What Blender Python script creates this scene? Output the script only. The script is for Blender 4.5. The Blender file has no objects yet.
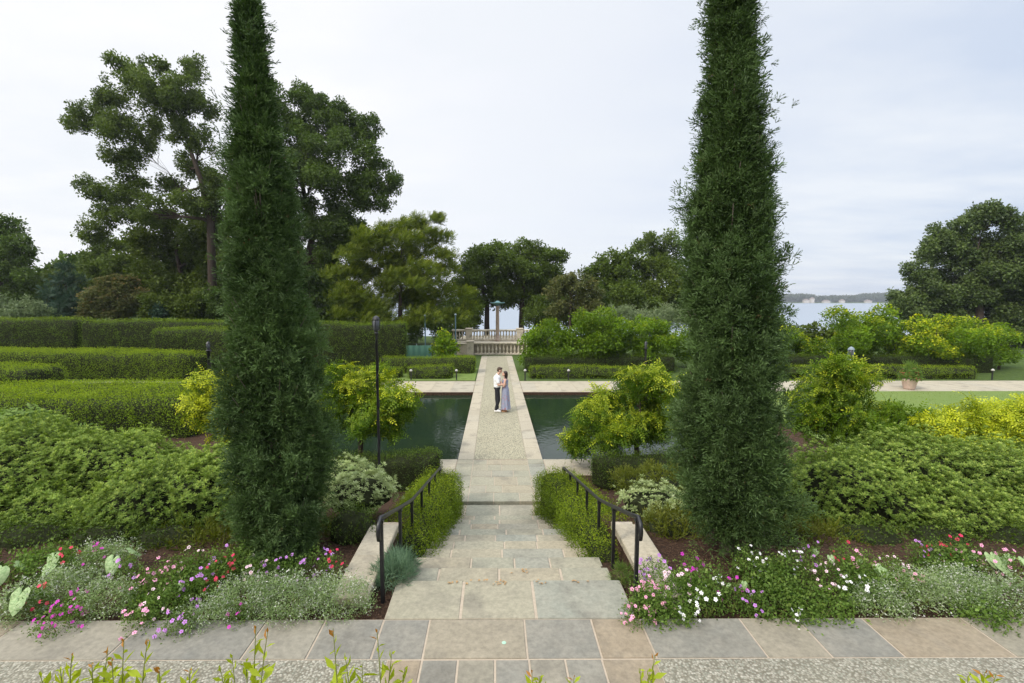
import bpy, bmesh, math, random
import numpy as np
from mathutils import Vector, Matrix
random.seed(7)
rng = np.random.default_rng(11)
PI = math.pi
SC = bpy.context.scene
COL = SC.collection
CAMZ = 4.5
F = 480.0
YAW = math.radians(0.3)
CX = -.146          # camera sits a little left of the stair axis
PX = 497.5          # principal point of the (cropped) photograph
PITCH = math.atan(43.5 / F)

# ------------------------------------------------------------------ measuring helper: a photo measurement -> world point
def at(px, py, Y=None, z=None):
    cx, cy = (px - PX) / F, (341.5 - py) / F
    f = Vector((math.sin(YAW) * math.cos(PITCH), math.cos(YAW) * math.cos(PITCH), -math.sin(PITCH)))
    r = Vector((math.cos(YAW), -math.sin(YAW), 0))
    u = r.cross(f)
    d = f + r * cx + u * cy
    t = Y / d.y if Y is not None else (z - CAMZ) / d.z
    return Vector((CX, 0, CAMZ)) + d * t
def SX(y): return -.146 + .0179 * y

# ------------------------------------------------------------------ object helpers
def tag(o, label=None, cat=None, group=None, kind=None):
    if label: o['label'] = label
    if cat: o['category'] = cat
    if group: o['group'] = group
    if kind: o['kind'] = kind
    return o

def empty(name, loc=(0, 0, 0), rz=0.0, label=None, cat=None, group=None):
    o = bpy.data.objects.new(name, None)
    o.empty_display_size = .1
    COL.objects.link(o); o.location = loc; o.rotation_euler = (0, 0, rz)
    return tag(o, label, cat, group)

def link(name, me, mats, parent=None, loc=None):
    o = bpy.data.objects.new(name, me); COL.objects.link(o)
    for m in (mats if isinstance(mats, (list, tuple)) else [mats]):
        if len(me.materials) < (len(mats) if isinstance(mats, (list, tuple)) else 1):
            me.materials.append(m)
    if parent: o.parent = parent
    if loc is not None: o.location = loc
    return o

def copy_tree(o, parent=None):
    c = o.copy(); COL.objects.link(c); c.parent = parent
    for ch in list(o.children):
        copy_tree(ch, c)
    return c

ORD = ['first', 'second', 'third', 'fourth', 'fifth', 'sixth', 'seventh', 'eighth', 'ninth', 'tenth', 'eleventh', 'twelfth',
       'thirteenth', 'fourteenth', 'fifteenth', 'sixteenth', 'seventeenth', 'eighteenth', 'nineteenth', 'twentieth']

class MB:
    """collects simple solids, builds one mesh"""
    def __init__(s): s.v = []; s.f = []; s.mi = []; s.rnd = []; s.cur = 0; s.r = .5
    def add(s, vs, fs):
        b = len(s.v); s.v += [tuple(v) for v in vs]
        for f in fs:
            s.f.append([b + i for i in f]); s.mi.append(s.cur); s.rnd.append(s.r)
    def box(s, x0, x1, y0, y1, z0, z1, bev=0.0):
        if bev <= 0:
            vs = [(x, y, z) for z in (z0, z1) for y in (y0, y1) for x in (x0, x1)]
            s.add(vs, [(0, 2, 3, 1), (4, 5, 7, 6), (0, 1, 5, 4), (2, 6, 7, 3), (0, 4, 6, 2), (1, 3, 7, 5)])
        else:
            b = bev
            ring = lambda i, z: [(x0 + i, y0 + i, z), (x1 - i, y0 + i, z), (x1 - i, y1 - i, z), (x0 + i, y1 - i, z)]
            vs = ring(b, z0) + ring(0, z0 + b) + ring(0, z1 - b) + ring(b, z1)
            fs = [(3, 2, 1, 0), (12, 13, 14, 15)]
            for k in range(3):
                for i in range(4):
                    j = (i + 1) % 4
                    fs.append((4 * k + i, 4 * k + j, 4 * k + 4 + j, 4 * k + 4 + i))
            s.add(vs, fs)
    def tube(s, pts, rad, n=8, caps=True):
        pts = [Vector(p) for p in pts]
        if not isinstance(rad, (list, tuple)): rad = [rad] * len(pts)
        vs = []; up = Vector((0.13, 0.21, 1)).normalized(); px = None
        for i, p in enumerate(pts):
            d = (pts[min(i + 1, len(pts) - 1)] - pts[max(i - 1, 0)])
            if d.length < 1e-9: d = Vector((0, 0, 1))
            d.normalize()
            if px is None:
                x = d.cross(up)
                if x.length < .05: x = d.cross(Vector((1, 0, 0)))
            else: x = px - d * px.dot(d)
            x.normalize(); y = d.cross(x); px = x
            for k in range(n):
                a = 2 * PI * k / n
                vs.append(p + (x * math.cos(a) + y * math.sin(a)) * rad[i])
        fs = []
        for i in range(len(pts) - 1):
            for k in range(n):
                k2 = (k + 1) % n
                fs.append((i * n + k, i * n + k2, (i + 1) * n + k2, (i + 1) * n + k))
        if caps:
            fs.append(tuple(range(n - 1, -1, -1))); m = (len(pts) - 1) * n
            fs.append(tuple(range(m, m + n)))
        s.add(vs, fs)
    def lathe(s, prof, c=(0, 0, 0), n=16, sq=0.0):
        vs = []; fs = []
        for r, z in prof:
            for k in range(n):
                a = 2 * PI * k / n
                vs.append((c[0] + r * math.cos(a), c[1] + r * math.sin(a), c[2] + z))
        for i in range(len(prof) - 1):
            for k in range(n):
                k2 = (k + 1) % n
                fs.append((i * n + k, i * n + k2, (i + 1) * n + k2, (i + 1) * n + k))
        fs.append(tuple(range(n - 1, -1, -1))); m = (len(prof) - 1) * n
        fs.append(tuple(range(m, m + n)))
        s.add(vs, fs)
    def build(s, name, mats, parent=None, smooth=False, loc=None):
        me = bpy.data.meshes.new(name)
        me.from_pydata(s.v, [], s.f)
        me.polygons.foreach_set('material_index', s.mi)
        if smooth: me.polygons.foreach_set('use_smooth', [True] * len(s.f))
        a = me.attributes.new('rnd', 'FLOAT', 'FACE'); a.data.foreach_set('value', s.rnd)
        me.update()
        return link(name, me, mats, parent, loc)

# ------------------------------------------------------------------ materials
def newmat(name):
    m = bpy.data.materials.new(name); m.use_nodes = True
    nt = m.node_tree; nt.nodes.clear()
    return m, nt
def N(nt, t, **kw):
    n = nt.nodes.new(t)
    for k, v in kw.items():
        if k in n.inputs.keys(): n.inputs[k].default_value = v
        else: setattr(n, k, v)
    return n
def L(nt, a, b): nt.links.new(a, b)
def rgb(c): return (c[0], c[1], c[2], 1)
def mixc(nt, fac, a, b):
    m = nt.nodes.new('ShaderNodeMix'); m.data_type = 'RGBA'
    for sock, v in ((m.inputs[0], fac), (m.inputs[6], a), (m.inputs[7], b)):
        if hasattr(v, 'links') or hasattr(v, 'is_linked'): L(nt, v, sock)
        else: sock.default_value = v if isinstance(v, float) else rgb(v)
    return m.outputs[2]
def ramp(nt, fac, stops, interp='LINEAR'):
    r = nt.nodes.new('ShaderNodeValToRGB'); r.color_ramp.interpolation = interp
    e = r.color_ramp.elements
    while len(e) < len(stops): e.new(.5)
    for i, (p, c) in enumerate(stops):
        e[i].position = p; e[i].color = rgb(c)
    L(nt, fac, r.inputs[0]); return r.outputs[0]
def noise(nt, vec, scale, detail=4, rough=.55, out=0):
    n = N(nt, 'ShaderNodeTexNoise', Scale=scale, Detail=detail, Roughness=rough)
    if vec is not None: L(nt, vec, n.inputs['Vector'])
    return n.outputs[out]
def pos(nt): return nt.nodes.new('ShaderNodeNewGeometry').outputs['Position']
def objc(nt): return nt.nodes.new('ShaderNodeTexCoord').outputs['Object']
def attr(nt, name):
    a = nt.nodes.new('ShaderNodeAttribute'); a.attribute_name = name; return a.outputs['Fac']
def math_(nt, op, a, b=0.0, clamp=False):
    m = nt.nodes.new('ShaderNodeMath'); m.operation = op; m.use_clamp = clamp
    for i, v in enumerate((a, b)):
        if isinstance(v, (int, float)): m.inputs[i].default_value = v
        else: L(nt, v, m.inputs[i])
    return m.outputs[0]
def bump(nt, h, strength, dist=.02):
    b = N(nt, 'ShaderNodeBump', Strength=strength, Distance=dist); L(nt, h, b.inputs['Height']); return b.outputs[0]
def finish(nt, col, rough=.8, nrm=None, spec=.3, metal=0.0):
    p = N(nt, 'ShaderNodeBsdfPrincipled'); o = N(nt, 'ShaderNodeOutputMaterial')
    if hasattr(col, 'is_linked'): L(nt, col, p.inputs['Base Color'])
    else: p.inputs['Base Color'].default_value = rgb(col)
    if hasattr(rough, 'is_linked'): L(nt, rough, p.inputs['Roughness'])
    else: p.inputs['Roughness'].default_value = rough
    p.inputs['Specular IOR Level'].default_value = spec; p.inputs['Metallic'].default_value = metal
    if nrm is not None: L(nt, nrm, p.inputs['Normal'])
    L(nt, p.outputs[0], o.inputs[0]); return p

def leafmat(name, a, b, tip=(.4, .42, .03), trans=.3, rough=.55, spec=.18):
    m, nt = newmat(name)
    big = math_(nt, 'SUBTRACT', noise(nt, pos(nt), 1.1, 3), .5)
    f = math_(nt, 'ADD', math_(nt, 'ADD', math_(nt, 'MULTIPLY', attr(nt, 'rnd'), .8), .1), math_(nt, 'MULTIPLY', big, 1.3), True)
    c = mixc(nt, f, a, b)
    c = mixc(nt, attr(nt, 'tip'), c, tip)
    if name == 'cypress_leaf':   # scattered dead brown sprays
        dn = N(nt, 'ShaderNodeMapRange'); L(nt, noise(nt, pos(nt), 9, 2), dn.inputs[0]); dn.inputs[1].default_value = .70; dn.inputs[2].default_value = .76; dn.inputs[4].default_value = .8
        c = mixc(nt, dn.outputs[0], c, (.17, .085, .045))
    p = N(nt, 'ShaderNodeBsdfPrincipled', Roughness=rough)
    p.inputs['Specular IOR Level'].default_value = spec
    L(nt, c, p.inputs['Base Color'])
    t = N(nt, 'ShaderNodeBsdfTranslucent')
    tc = mixc(nt, 1.0, c, c)
    hs = N(nt, 'ShaderNodeHueSaturation', Saturation=1.15, Value=1.25); L(nt, c, hs.inputs['Color'])
    L(nt, hs.outputs[0], t.inputs['Color'])
    mx = N(nt, 'ShaderNodeMixShader', Fac=trans); L(nt, p.outputs[0], mx.inputs[1]); L(nt, t.outputs[0], mx.inputs[2])
    o = N(nt, 'ShaderNodeOutputMaterial'); L(nt, mx.outputs[0], o.inputs[0])
    return m

def flat(name, c, rough=.6, spec=.3, metal=0.0, nscale=0, namt=.15, bscale=0, bstr=.2):
    m, nt = newmat(name); col = c; nr = None
    if nscale:
        n = noise(nt, objc(nt), nscale, 5)
        d = tuple(max(0, x * (1 - namt * 2)) for x in c); l = tuple(min(1, x * (1 + namt * 2)) for x in c)
        col = mixc(nt, n, d, l)
    if bscale: nr = bump(nt, noise(nt, objc(nt), bscale, 4), bstr)
    finish(nt, col, rough, nr, spec, metal); return m

M = {}
# foliage (leaf colours, dark ends deepened to put shade contrast into them)
M['cypress'] = leafmat('cypress_leaf', (0.016, 0.036, 0.009), (0.117, 0.195, 0.054), tip=(.22, .32, .14), trans=.22)
M['pitto'] = leafmat('pittosporum_leaf', (0.050, 0.105, 0.014), (0.244, 0.354, 0.061), tip=(.42, .50, .12), trans=.25)
M['hedge'] = leafmat('hedge_leaf', (0.068, 0.122, 0.005), (0.256, 0.374, 0.018), tip=(.36, .46, .02), trans=.3)
M['yewhedge'] = leafmat('tall_hedge_leaf', (0.035, 0.063, 0.006), (0.154, 0.243, 0.022), tip=(.28, .38, .03), trans=.25)
M['darkhedge'] = leafmat('dark_hedge_leaf', (0.022, 0.043, 0.006), (0.088, 0.144, 0.016), tip=(.22, .31, .03), trans=.2)
M['box'] = leafmat('boxwood_leaf', (0.042, 0.078, 0.005), (0.200, 0.293, 0.017), tip=(.42, .50, .03), trans=.3)
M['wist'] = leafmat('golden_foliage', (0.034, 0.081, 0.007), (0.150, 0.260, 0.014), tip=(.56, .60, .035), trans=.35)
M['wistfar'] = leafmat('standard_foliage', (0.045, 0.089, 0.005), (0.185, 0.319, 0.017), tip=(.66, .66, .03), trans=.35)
M['oak'] = leafmat('oak_leaf', (0.023, 0.045, 0.008), (0.116, 0.179, 0.031), tip=(.12, .17, .05), trans=.3)
M['pecan'] = leafmat('pecan_leaf', (0.035, 0.060, 0.012), (0.162, 0.222, 0.045), tip=(.13, .17, .06), trans=.35)
M['olive'] = leafmat('olive_green_leaf', (0.034, 0.059, 0.007), (0.128, 0.176, 0.024), tip=(.16, .19, .04), trans=.3)
M['elm'] = leafmat('elm_leaf', (0.025, 0.046, 0.006), (0.135, 0.198, 0.027), tip=(.14, .19, .04), trans=.3)
M['bald'] = leafmat('bald_cypress_leaf', (0.030, 0.053, 0.005), (0.155, 0.211, 0.021), tip=(.34, .38, .05), trans=.35)
M['magnolia'] = leafmat('magnolia_leaf', (.026, .050, .013), (.13, .19, .045), tip=(.26, .30, .10), trans=.15, rough=.45, spec=.3)
M['spruce'] = leafmat('blue_conifer_leaf', (0.022, 0.048, 0.028), (0.057, 0.106, 0.062), tip=(.08, .14, .1), trans=.15)
M['crape'] = leafmat('crape_leaf', (0.058, 0.081, 0.019), (0.154, 0.166, 0.054), tip=(.26, .17, .07), trans=.3)
M['sage'] = leafmat('sage_leaf', (0.088, 0.136, 0.056), (0.229, 0.290, 0.132), tip=(.3, .33, .2), trans=.2)
M['varieg'] = leafmat('variegated_leaf', (0.140, 0.216, 0.058), (0.436, 0.499, 0.214), tip=(.6, .65, .42), trans=.25)
M['juniper'] = leafmat('low_juniper_leaf', (0.043, 0.062, 0.006), (0.144, 0.176, 0.020), tip=(.2, .2, .04), trans=.25)
M['bluegrass'] = leafmat('blue_fescue_leaf', (0.063, 0.117, 0.068), (0.175, 0.281, 0.155), tip=(.25, .36, .24), trans=.2)
M['bedgreen'] = leafmat('bed_leaf', (0.033, 0.073, 0.010), (0.176, 0.290, 0.053), tip=(.36, .46, .12), trans=.3)
M['white_lace'] = leafmat('lace_leaf', (0.129, 0.214, 0.064), (0.339, 0.444, 0.176), tip=(.72, .72, .66), trans=.25)
M['shoot'] = leafmat('shoot_leaf', (0.280, 0.346, 0.019), (0.440, 0.528, 0.043), tip=(.42, .2, .05), trans=.4)
M['lawnblade'] = leafmat('lawn_blade', (0.091, 0.143, 0.022), (0.234, 0.324, 0.058), trans=.3)
M['far'] = leafmat('far_shore_leaf', (0.032, 0.050, 0.022), (0.094, 0.119, 0.049), trans=.2)
M['bark'] = flat('bark', (.055, .042, .033), .9, .1, nscale=14, namt=.3, bscale=30, bstr=.6)
M['bark_grey'] = flat('grey_bark', (.19, .16, .13), .9, .1, nscale=18, namt=.3, bscale=40, bstr=.6)
M['stem'] = flat('green_stem', (.2, .22, .06), .7)
M['core'] = flat('inner_shade', (.022, .026, .012), 1.0, .05, nscale=20, namt=.3)  # dark solid inside the foliage, self-shadow between leaves put into its colour
M['black'] = flat('black_iron', (.012, .012, .014), .38, .5, bscale=60, bstr=.1)
M['post_grey'] = flat('grey_post', (.22, .27, .30), .5)
M['pole'] = flat('dark_teal_pole', (.07, .12, .14), .5)
M['teal'] = flat('green_fabric_fence', (.08, .19, .14), .8, bscale=50, bstr=.2)
M['verdigris'] = flat('verdigris', (.12, .24, .24), .6, nscale=20)
M['lampglass'] = flat('frosted_lamp_glass', (.42, .41, .38), .3)
M['rust'] = flat('weathered_pillar', (.36, .27, .21), .85, nscale=8, namt=.25, bscale=30)

def stone_mat(name, stops, mortar=False, rough=.75, ns=7.0):
    m, nt = newmat(name)
    p = pos(nt)
    c = ramp(nt, attr(nt, 'rnd'), stops)
    n1 = noise(nt, p, ns * .35, 6, .65); n2 = noise(nt, p, ns * 3, 5, .7); n3 = noise(nt, p, 2.1, 3, .5)
    c = mixc(nt, math_(nt, 'MULTIPLY', n1, .55), c, (.42, .37, .28))
    st = N(nt, 'ShaderNodeMapRange'); L(nt, n3, st.inputs[0]); st.inputs[1].default_value = .52; st.inputs[2].default_value = .7
    st.inputs[3].default_value = 0; st.inputs[4].default_value = .45
    c = mixc(nt, st.outputs[0], c, (.13, .12, .10))
    b2 = N(nt, 'ShaderNodeMapRange'); L(nt, n2, b2.inputs[0]); b2.inputs[1].default_value = .25; b2.inputs[2].default_value = .75; b2.inputs[3].default_value = .72; b2.inputs[4].default_value = 1.24
    vm = N(nt, 'ShaderNodeVectorMath', operation='SCALE'); L(nt, c, vm.inputs[0]); L(nt, b2.outputs[0], vm.inputs['Scale'])
    hb = math_(nt, 'ADD', n1, math_(nt, 'MULTIPLY', n2, .35))
    finish(nt, vm.outputs[0], rough, bump(nt, hb, .5, .012), .3)
    return m
STOPS_BLUE = [(0, (0.120, 0.127, 0.122)), (.22, (0.179, 0.178, 0.153)), (.42, (0.210, 0.186, 0.135)), (.6, (0.210, 0.156, 0.099)), (.8, (0.194, 0.178, 0.129)), (1, (0.132, 0.139, 0.129))]
STOPS_TREAD = [(0, (0.204, 0.218, 0.168)), (.25, (0.244, 0.244, 0.179)), (.5, (0.271, 0.251, 0.179)), (.75, (0.285, 0.244, 0.163)), (1, (0.197, 0.218, 0.186))]
STOPS_TAN = [(0, (0.325, 0.290, 0.218)), (.5, (0.393, 0.348, 0.256)), (1, (0.342, 0.315, 0.248))]
M['bluestone'] = stone_mat('bluestone', STOPS_BLUE)
M['tread'] = stone_mat('tread_stone', STOPS_TREAD)
M['tanstone'] = stone_mat('tan_paving_stone', STOPS_TAN)
M['mortar'] = flat('pale_mortar', (.40, .335, .26), .95, .1, nscale=25, namt=.12)
M['limestone'] = stone_mat('limestone', [(0, (.58, .50, .38)), (.5, (.64, .56, .43)), (1, (.53, .46, .36))], ns=5)
M['wallstone'] = stone_mat('wall_stone', [(0, (.38, .31, .22)), (.5, (.50, .42, .31)), (1, (.42, .37, .29))], ns=9)
M['pot'] = flat('pale_clay_pot', (.62, .47, .40), .8, nscale=10)

def pebble_mat(name, cols, scale):
    m, nt = newmat(name); p = pos(nt)
    v = N(nt, 'ShaderNodeTexVoronoi', Scale=scale); L(nt, p, v.inputs['Vector'])
    sep = N(nt, 'ShaderNodeSeparateColor'); L(nt, v.outputs['Color'], sep.inputs[0])
    c = ramp(nt, sep.outputs[0], cols)
    d = N(nt, 'ShaderNodeMapRange'); L(nt, v.outputs['Distance'], d.inputs[0]); d.inputs[1].default_value = .35; d.inputs[2].default_value = .75
    c = mixc(nt, d.outputs[0], c, (.12, .105, .08))
    big = noise(nt, p, 1.3, 4, .6)
    c2 = mixc(nt, math_(nt, 'MULTIPLY', big, .5), c, (.31, .30, .22))
    inv = math_(nt, 'SUBTRACT', 1.0, v.outputs['Distance'])
    finish(nt, c2, .85, bump(nt, inv, .6, .01), .25); return m
M['pebble'] = pebble_mat('exposed_aggregate', [(0, (.10, .10, .08)), (.3, (.27, .25, .20)), (.6, (.40, .38, .32)), (.8, (.20, .21, .17)), (1, (.5, .47, .4))], 52)
M['agg'] = pebble_mat('tan_aggregate', [(0, (.36, .32, .21)), (.4, (.46, .42, .28)), (.7, (.42, .40, .27)), (1, (.54, .48, .35))], 40)

def ground_mat():
    m, nt = newmat('mulch_and_grass'); p = pos(nt)
    n = noise(nt, p, 26, 6, .7); n2 = noise(nt, p, 3, 3)
    soil = ramp(nt, n, [(.3, (.018, .012, .009)), (.5, (.06, .036, .024)), (.62, (.12, .072, .045)), (.75, (.22, .15, .10))])
    soil = mixc(nt, math_(nt, 'MULTIPLY', n2, .4), soil, (.05, .03, .02))
    gr = ramp(nt, noise(nt, p, 5, 5, .7), [(.3, (.035, .06, .015)), (.6, (.08, .12, .03)), (.8, (.13, .15, .05))])
    sx = N(nt, 'ShaderNodeSeparateXYZ'); L(nt, p, sx.inputs[0])
    a = math_(nt, 'ABSOLUTE', sx.outputs[0])
    k = math_(nt, 'ADD', math_(nt, 'GREATER_THAN', sx.outputs[1], 24.0), math_(nt, 'GREATER_THAN', a, 11.0), True)
    c = mixc(nt, k, soil, gr)
    finish(nt, c, .95, bump(nt, n, .9, .04), .1); return m
M['ground'] = ground_mat()
def lawn_mat():
    m, nt = newmat('lawn_turf'); p = pos(nt)
    c = ramp(nt, noise(nt, p, 40, 6, .75), [(.3, (.07, .12, .025)), (.55, (.14, .21, .05)), (.75, (.22, .28, .08))])
    c = mixc(nt, math_(nt, 'MULTIPLY', noise(nt, p, .7, 4), .5), c, (.19, .22, .07))
    finish(nt, c, .9, bump(nt, noise(nt, p, 90, 3), .6, .02), .15); return m
M['lawn'] = lawn_mat()
def water_mat(name, col, s1, st, rough=.04):
    m, nt = newmat(name); p = pos(nt)
    mp = N(nt, 'ShaderNodeMapping'); L(nt, p, mp.inputs[0]); mp.inputs['Scale'].default_value = (1, .55, 1)
    h = math_(nt, 'ADD', noise(nt, mp.outputs[0], s1, 4, .6), math_(nt, 'MULTIPLY', noise(nt, p, s1 * 4.1, 3, .5), .35))
    pr = finish(nt, col, rough, bump(nt, h, st, .05), .5); pr.inputs['IOR'].default_value = 1.33
    return m
M['water'] = water_mat('pool_water', (.012, .024, .013), 1.5, .22)
M['lake'] = flat('lake_water', (.27, .31, .36), .55, .12)  # nearly matte; the reflected sky is put into the pale base colour

# ------------------------------------------------------------------ foliage toolkit
def nrm(v): return v / np.maximum(np.linalg.norm(v, axis=-1, keepdims=True), 1e-9)

def leafq(base, d, side, Ln, W, lift=.12):
    """one leaf: rhombic quad"""
    base = np.asarray(base, float); d = nrm(np.asarray(d, float)); side = np.asarray(side, float)
    side = nrm(side - d * np.dot(side, d)); up = np.cross(d, side)
    mid = base + d * Ln * .5 + up * Ln * lift
    return np.array([base, mid + side * W * .5, base + d * Ln, mid - side * W * .5])

def T_broad(n=8, Ln=.6, W=.34, seed=1, spread=.75):
    r = np.random.default_rng(seed); q = []; t = []
    for i in range(n):
        d = nrm(r.normal(size=3) + np.array([0, 0, .5]))
        b = d * r.uniform(.1, spread)
        dd = nrm(d + r.normal(size=3) * .6)
        q.append(leafq(b, dd, r.normal(size=3), Ln * r.uniform(.7, 1.2), W * r.uniform(.8, 1.2)))
        t.append(max(0, d[2]) ** 2)
    return np.array(q), np.array(t)
def T_rosette(n=10, W=.30, seed=2):
    r = np.random.default_rng(seed); q = []; t = []
    for i in range(n):
        a = i * 2.4; e = .15 + 1.0 * i / n
        d = np.array([math.cos(a) * math.cos(e), math.sin(a) * math.cos(e), math.sin(e)])
        q.append(leafq([0, 0, .12 * i / n], d, np.cross(d, [0, 0, 1]), 1 - .35 * i / n, W, -.08)); t.append((i / n) ** 1.5)
    return np.array(q), np.array(t)
def T_pinnate(fronds=4, pairs=5, seed=3, droop=.5):
    r = np.random.default_rng(seed); q = []; t = []
    for k in range(fronds):
        a = 2 * PI * k / fronds + r.uniform(-.4, .4); e = r.uniform(.1, .9)
        h = np.array([math.cos(a), math.sin(a), 0]); p = np.zeros(3)
        for i in range(pairs + 1):
            u = i / pairs
            d = nrm(h * math.cos(e) + np.array([0, 0, math.sin(e) - droop * 1.6 * u]))
            p = p + d * .2
            s = nrm(np.cross(d, [0, 0, 1]))
            if i == pairs: q.append(leafq(p, d, s, .3, .12)); t.append(1)
            else:
                for sg in (-1, 1):
                    q.append(leafq(p, nrm(d * .5 + s * sg + np.array([0, 0, -.15])), d, .34 * (1 - .3 * u), .13)); t.append(.3 + .7 * u)
    return np.array(q), np.array(t)
def T_juniper(strands=7, seg=3, seed=4, W=.12):
    r = np.random.default_rng(seed); q = []; t = []
    for k in range(strands):
        d = nrm(r.normal(size=3) * .55 + np.array([0, 0, .9])); p = np.zeros(3)
        for i in range(seg):
            d = nrm(d + r.normal(size=3) * .22 + np.array([0, 0, .05]))
            q.append(leafq(p, d, r.normal(size=3), .42, W, .03)); t.append((i + 1) / seg)
            p = p + d * .30
    return np.array(q), np.array(t)
def T_plate(n=12, seed=5):
    r = np.random.default_rng(seed); q = []; t = []
    p = np.zeros(3)
    for i in range(n // 2):
        u = i / (n / 2)
        d = nrm(np.array([r.normal() * .1, .25 - .35 * u, 1.0])); p = p + d * .18
        for sg in (-1, 1):
            s = np.array([sg, .2, .5]); q.append(leafq(p, nrm(s + r.normal(size=3) * .15), [0, 0, 1], .42 * (1.1 - .6 * u), .13, .04)); t.append(u)
    return np.array(q), np.array(t)
def T_grass(n=10, seed=6, W=.04, lean=.5):
    r = np.random.default_rng(seed); q = []; t = []
    for i in range(n):
        d = nrm(np.array([r.normal() * lean, r.normal() * lean, 1.0]))
        q.append(leafq([r.normal() * .08, r.normal() * .08, 0], d, r.normal(size=3), r.uniform(.6, 1), W, .1)); t.append(r.uniform())
    return np.array(q), np.array(t)
TB = {'broad': [T_broad(seed=s) for s in (1, 21, 41)], 'small': [T_broad(7, .42, .24, s, .9) for s in (5, 25, 45)],
      'rosette': [T_rosette()], 'pinnate': [T_pinnate(seed=s) for s in (3, 33)],
      'juniper': [T_juniper(seed=s) for s in (4, 24, 44, 64, 84, 104)] + [T_juniper(5, 4, s, .09) for s in (7, 17, 27)], 'plate': [T_plate(seed=s) for s in (5, 15)],
      'grass': [T_grass(seed=s) for s in (6, 16)], 'clump': [T_broad(10, .75, .5, s, .8) for s in (7, 27)],
      'lace': [T_broad(9, .28, .10, s, 1.0) for s in (8, 28)]}

class Fol:
    def __init__(s): s.q = []; s.r = []; s.t = []; s.extra = None
    def put(s, kind, P, D, S, tipness=0.0, crnd=None):
        P = np.asarray(P, float); D = nrm(np.asarray(D, float)); m = len(P)
        if m == 0: return s
        S = np.broadcast_to(np.asarray(S, float), (m,)); tip = np.broadcast_to(np.asarray(tipness, float), (m,))
        if crnd is None: crnd = rng.uniform(size=m)
        R = nrm(rng.normal(size=(m, 3))); X = nrm(np.cross(D, R)); Yv = np.cross(D, X)
        tl = TB[kind]; which = rng.integers(0, len(tl), m)
        for i, (q, t) in enumerate(tl):
            k = which == i
            if not k.any(): continue
            v = q.reshape(-1, 3)
            W = P[k][:, None, :] + S[k][:, None, None] * (v[None, :, 0, None] * X[k][:, None, :] + v[None, :, 1, None] * Yv[k][:, None, :] + v[None, :, 2, None] * D[k][:, None, :])
            n = len(q); mm = k.sum()
            s.q.append(W.reshape(-1, 3))
            s.r.append(np.clip(.55 * crnd[k][:, None] + .45 * rng.uniform(size=(mm, n)), 0, 1).ravel())
            s.t.append(np.clip(tip[k][:, None] * t[None, :] * rng.uniform(.6, 1.2, size=(mm, n)), 0, 1).ravel())
        return s
    def build(s, name, mat, parent=None, core=None, coremat=None, cull=None):
        V = np.concatenate(s.q); R = np.concatenate(s.r); T = np.concatenate(s.t); nq = len(V) // 4
        Fi = np.arange(nq * 4).reshape(-1, 4); mi = np.zeros(nq, int)
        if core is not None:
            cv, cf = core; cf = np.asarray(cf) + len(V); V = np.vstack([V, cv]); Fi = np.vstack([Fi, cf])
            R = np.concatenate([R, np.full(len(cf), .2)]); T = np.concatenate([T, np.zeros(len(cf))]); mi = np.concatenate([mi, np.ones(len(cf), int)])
        me = bpy.data.meshes.new(name)
        me.vertices.add(len(V)); me.vertices.foreach_set('co', V.astype(np.float32).ravel())
        me.loops.add(len(Fi) * 4); me.loops.foreach_set('vertex_index', Fi.ravel().astype(np.int32))
        me.polygons.add(len(Fi)); me.polygons.foreach_set('loop_start', (np.arange(len(Fi)) * 4).astype(np.int32))
        me.polygons.foreach_set('material_index', mi.astype(np.int32))
        me.update(calc_edges=True)
        a = me.attributes.new('rnd', 'FLOAT', 'FACE'); a.data.foreach_set('value', R.astype(np.float32))
        a = me.attributes.new('tip', 'FLOAT', 'FACE'); a.data.foreach_set('value', T.astype(np.float32))
        return link(name, me, [mat, coremat or M['core']] if core is not None else mat, parent)

def vnoise(P, sc, seed=0):
    """cheap smooth noise -1..1"""
    r = np.random.default_rng(seed); o = 0
    for k in range(4):
        w = r.normal(size=3); w = w / np.linalg.norm(w) * sc * (1 + .6 * k); o = o + np.sin(P @ w + r.uniform(0, 6.28)) / (1 + .4 * k)
    return o / 2.6

def blob_surface(c, rad, nu=28, nv=16, amp=.12, seed=0, flat_bottom=True):
    c = np.array(c, float); rad = np.array(rad, float)
    u = np.linspace(0, 2 * PI, nu, endpoint=False); v = np.linspace(-.5 * PI if not flat_bottom else -.25, .5 * PI, nv)
    U, Vv = np.meshgrid(u, v); D = np.stack([np.cos(U) * np.cos(Vv), np.sin(U) * np.cos(Vv), np.sin(Vv)], -1).reshape(-1, 3)
    k = 1 + amp * vnoise(D * 3 + c, 1.6, seed)[:, None]
    P = c + D * rad * k
    f = []
    for j in range(nv - 1):
        for i in range(nu):
            i2 = (i + 1) % nu; f.append((j * nu + i, j * nu + i2, (j + 1) * nu + i2, (j + 1) * nu + i))
    return P, np.array(f)

def sample(P, f, n):
    a, b, c, d = (P[f[:, i]] for i in range(4))
    nn = np.cross(c - a, d - b); ar = np.linalg.norm(nn, axis=1) * .5
    idx = rng.choice(len(f), n, p=ar / ar.sum()); u = rng.uniform(size=(n, 1)); v = rng.uniform(size=(n, 1))
    p = (a[idx] * (1 - u) + b[idx] * u) * (1 - v) + (d[idx] * (1 - u) + c[idx] * u) * v
    return p, nrm(nn[idx]), ar.sum()
def area(P, f):
    a, b, c, d = (P[f[:, i]] for i in range(4)); return (np.linalg.norm(np.cross(c - a, d - b), axis=1) * .5).sum()

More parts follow.
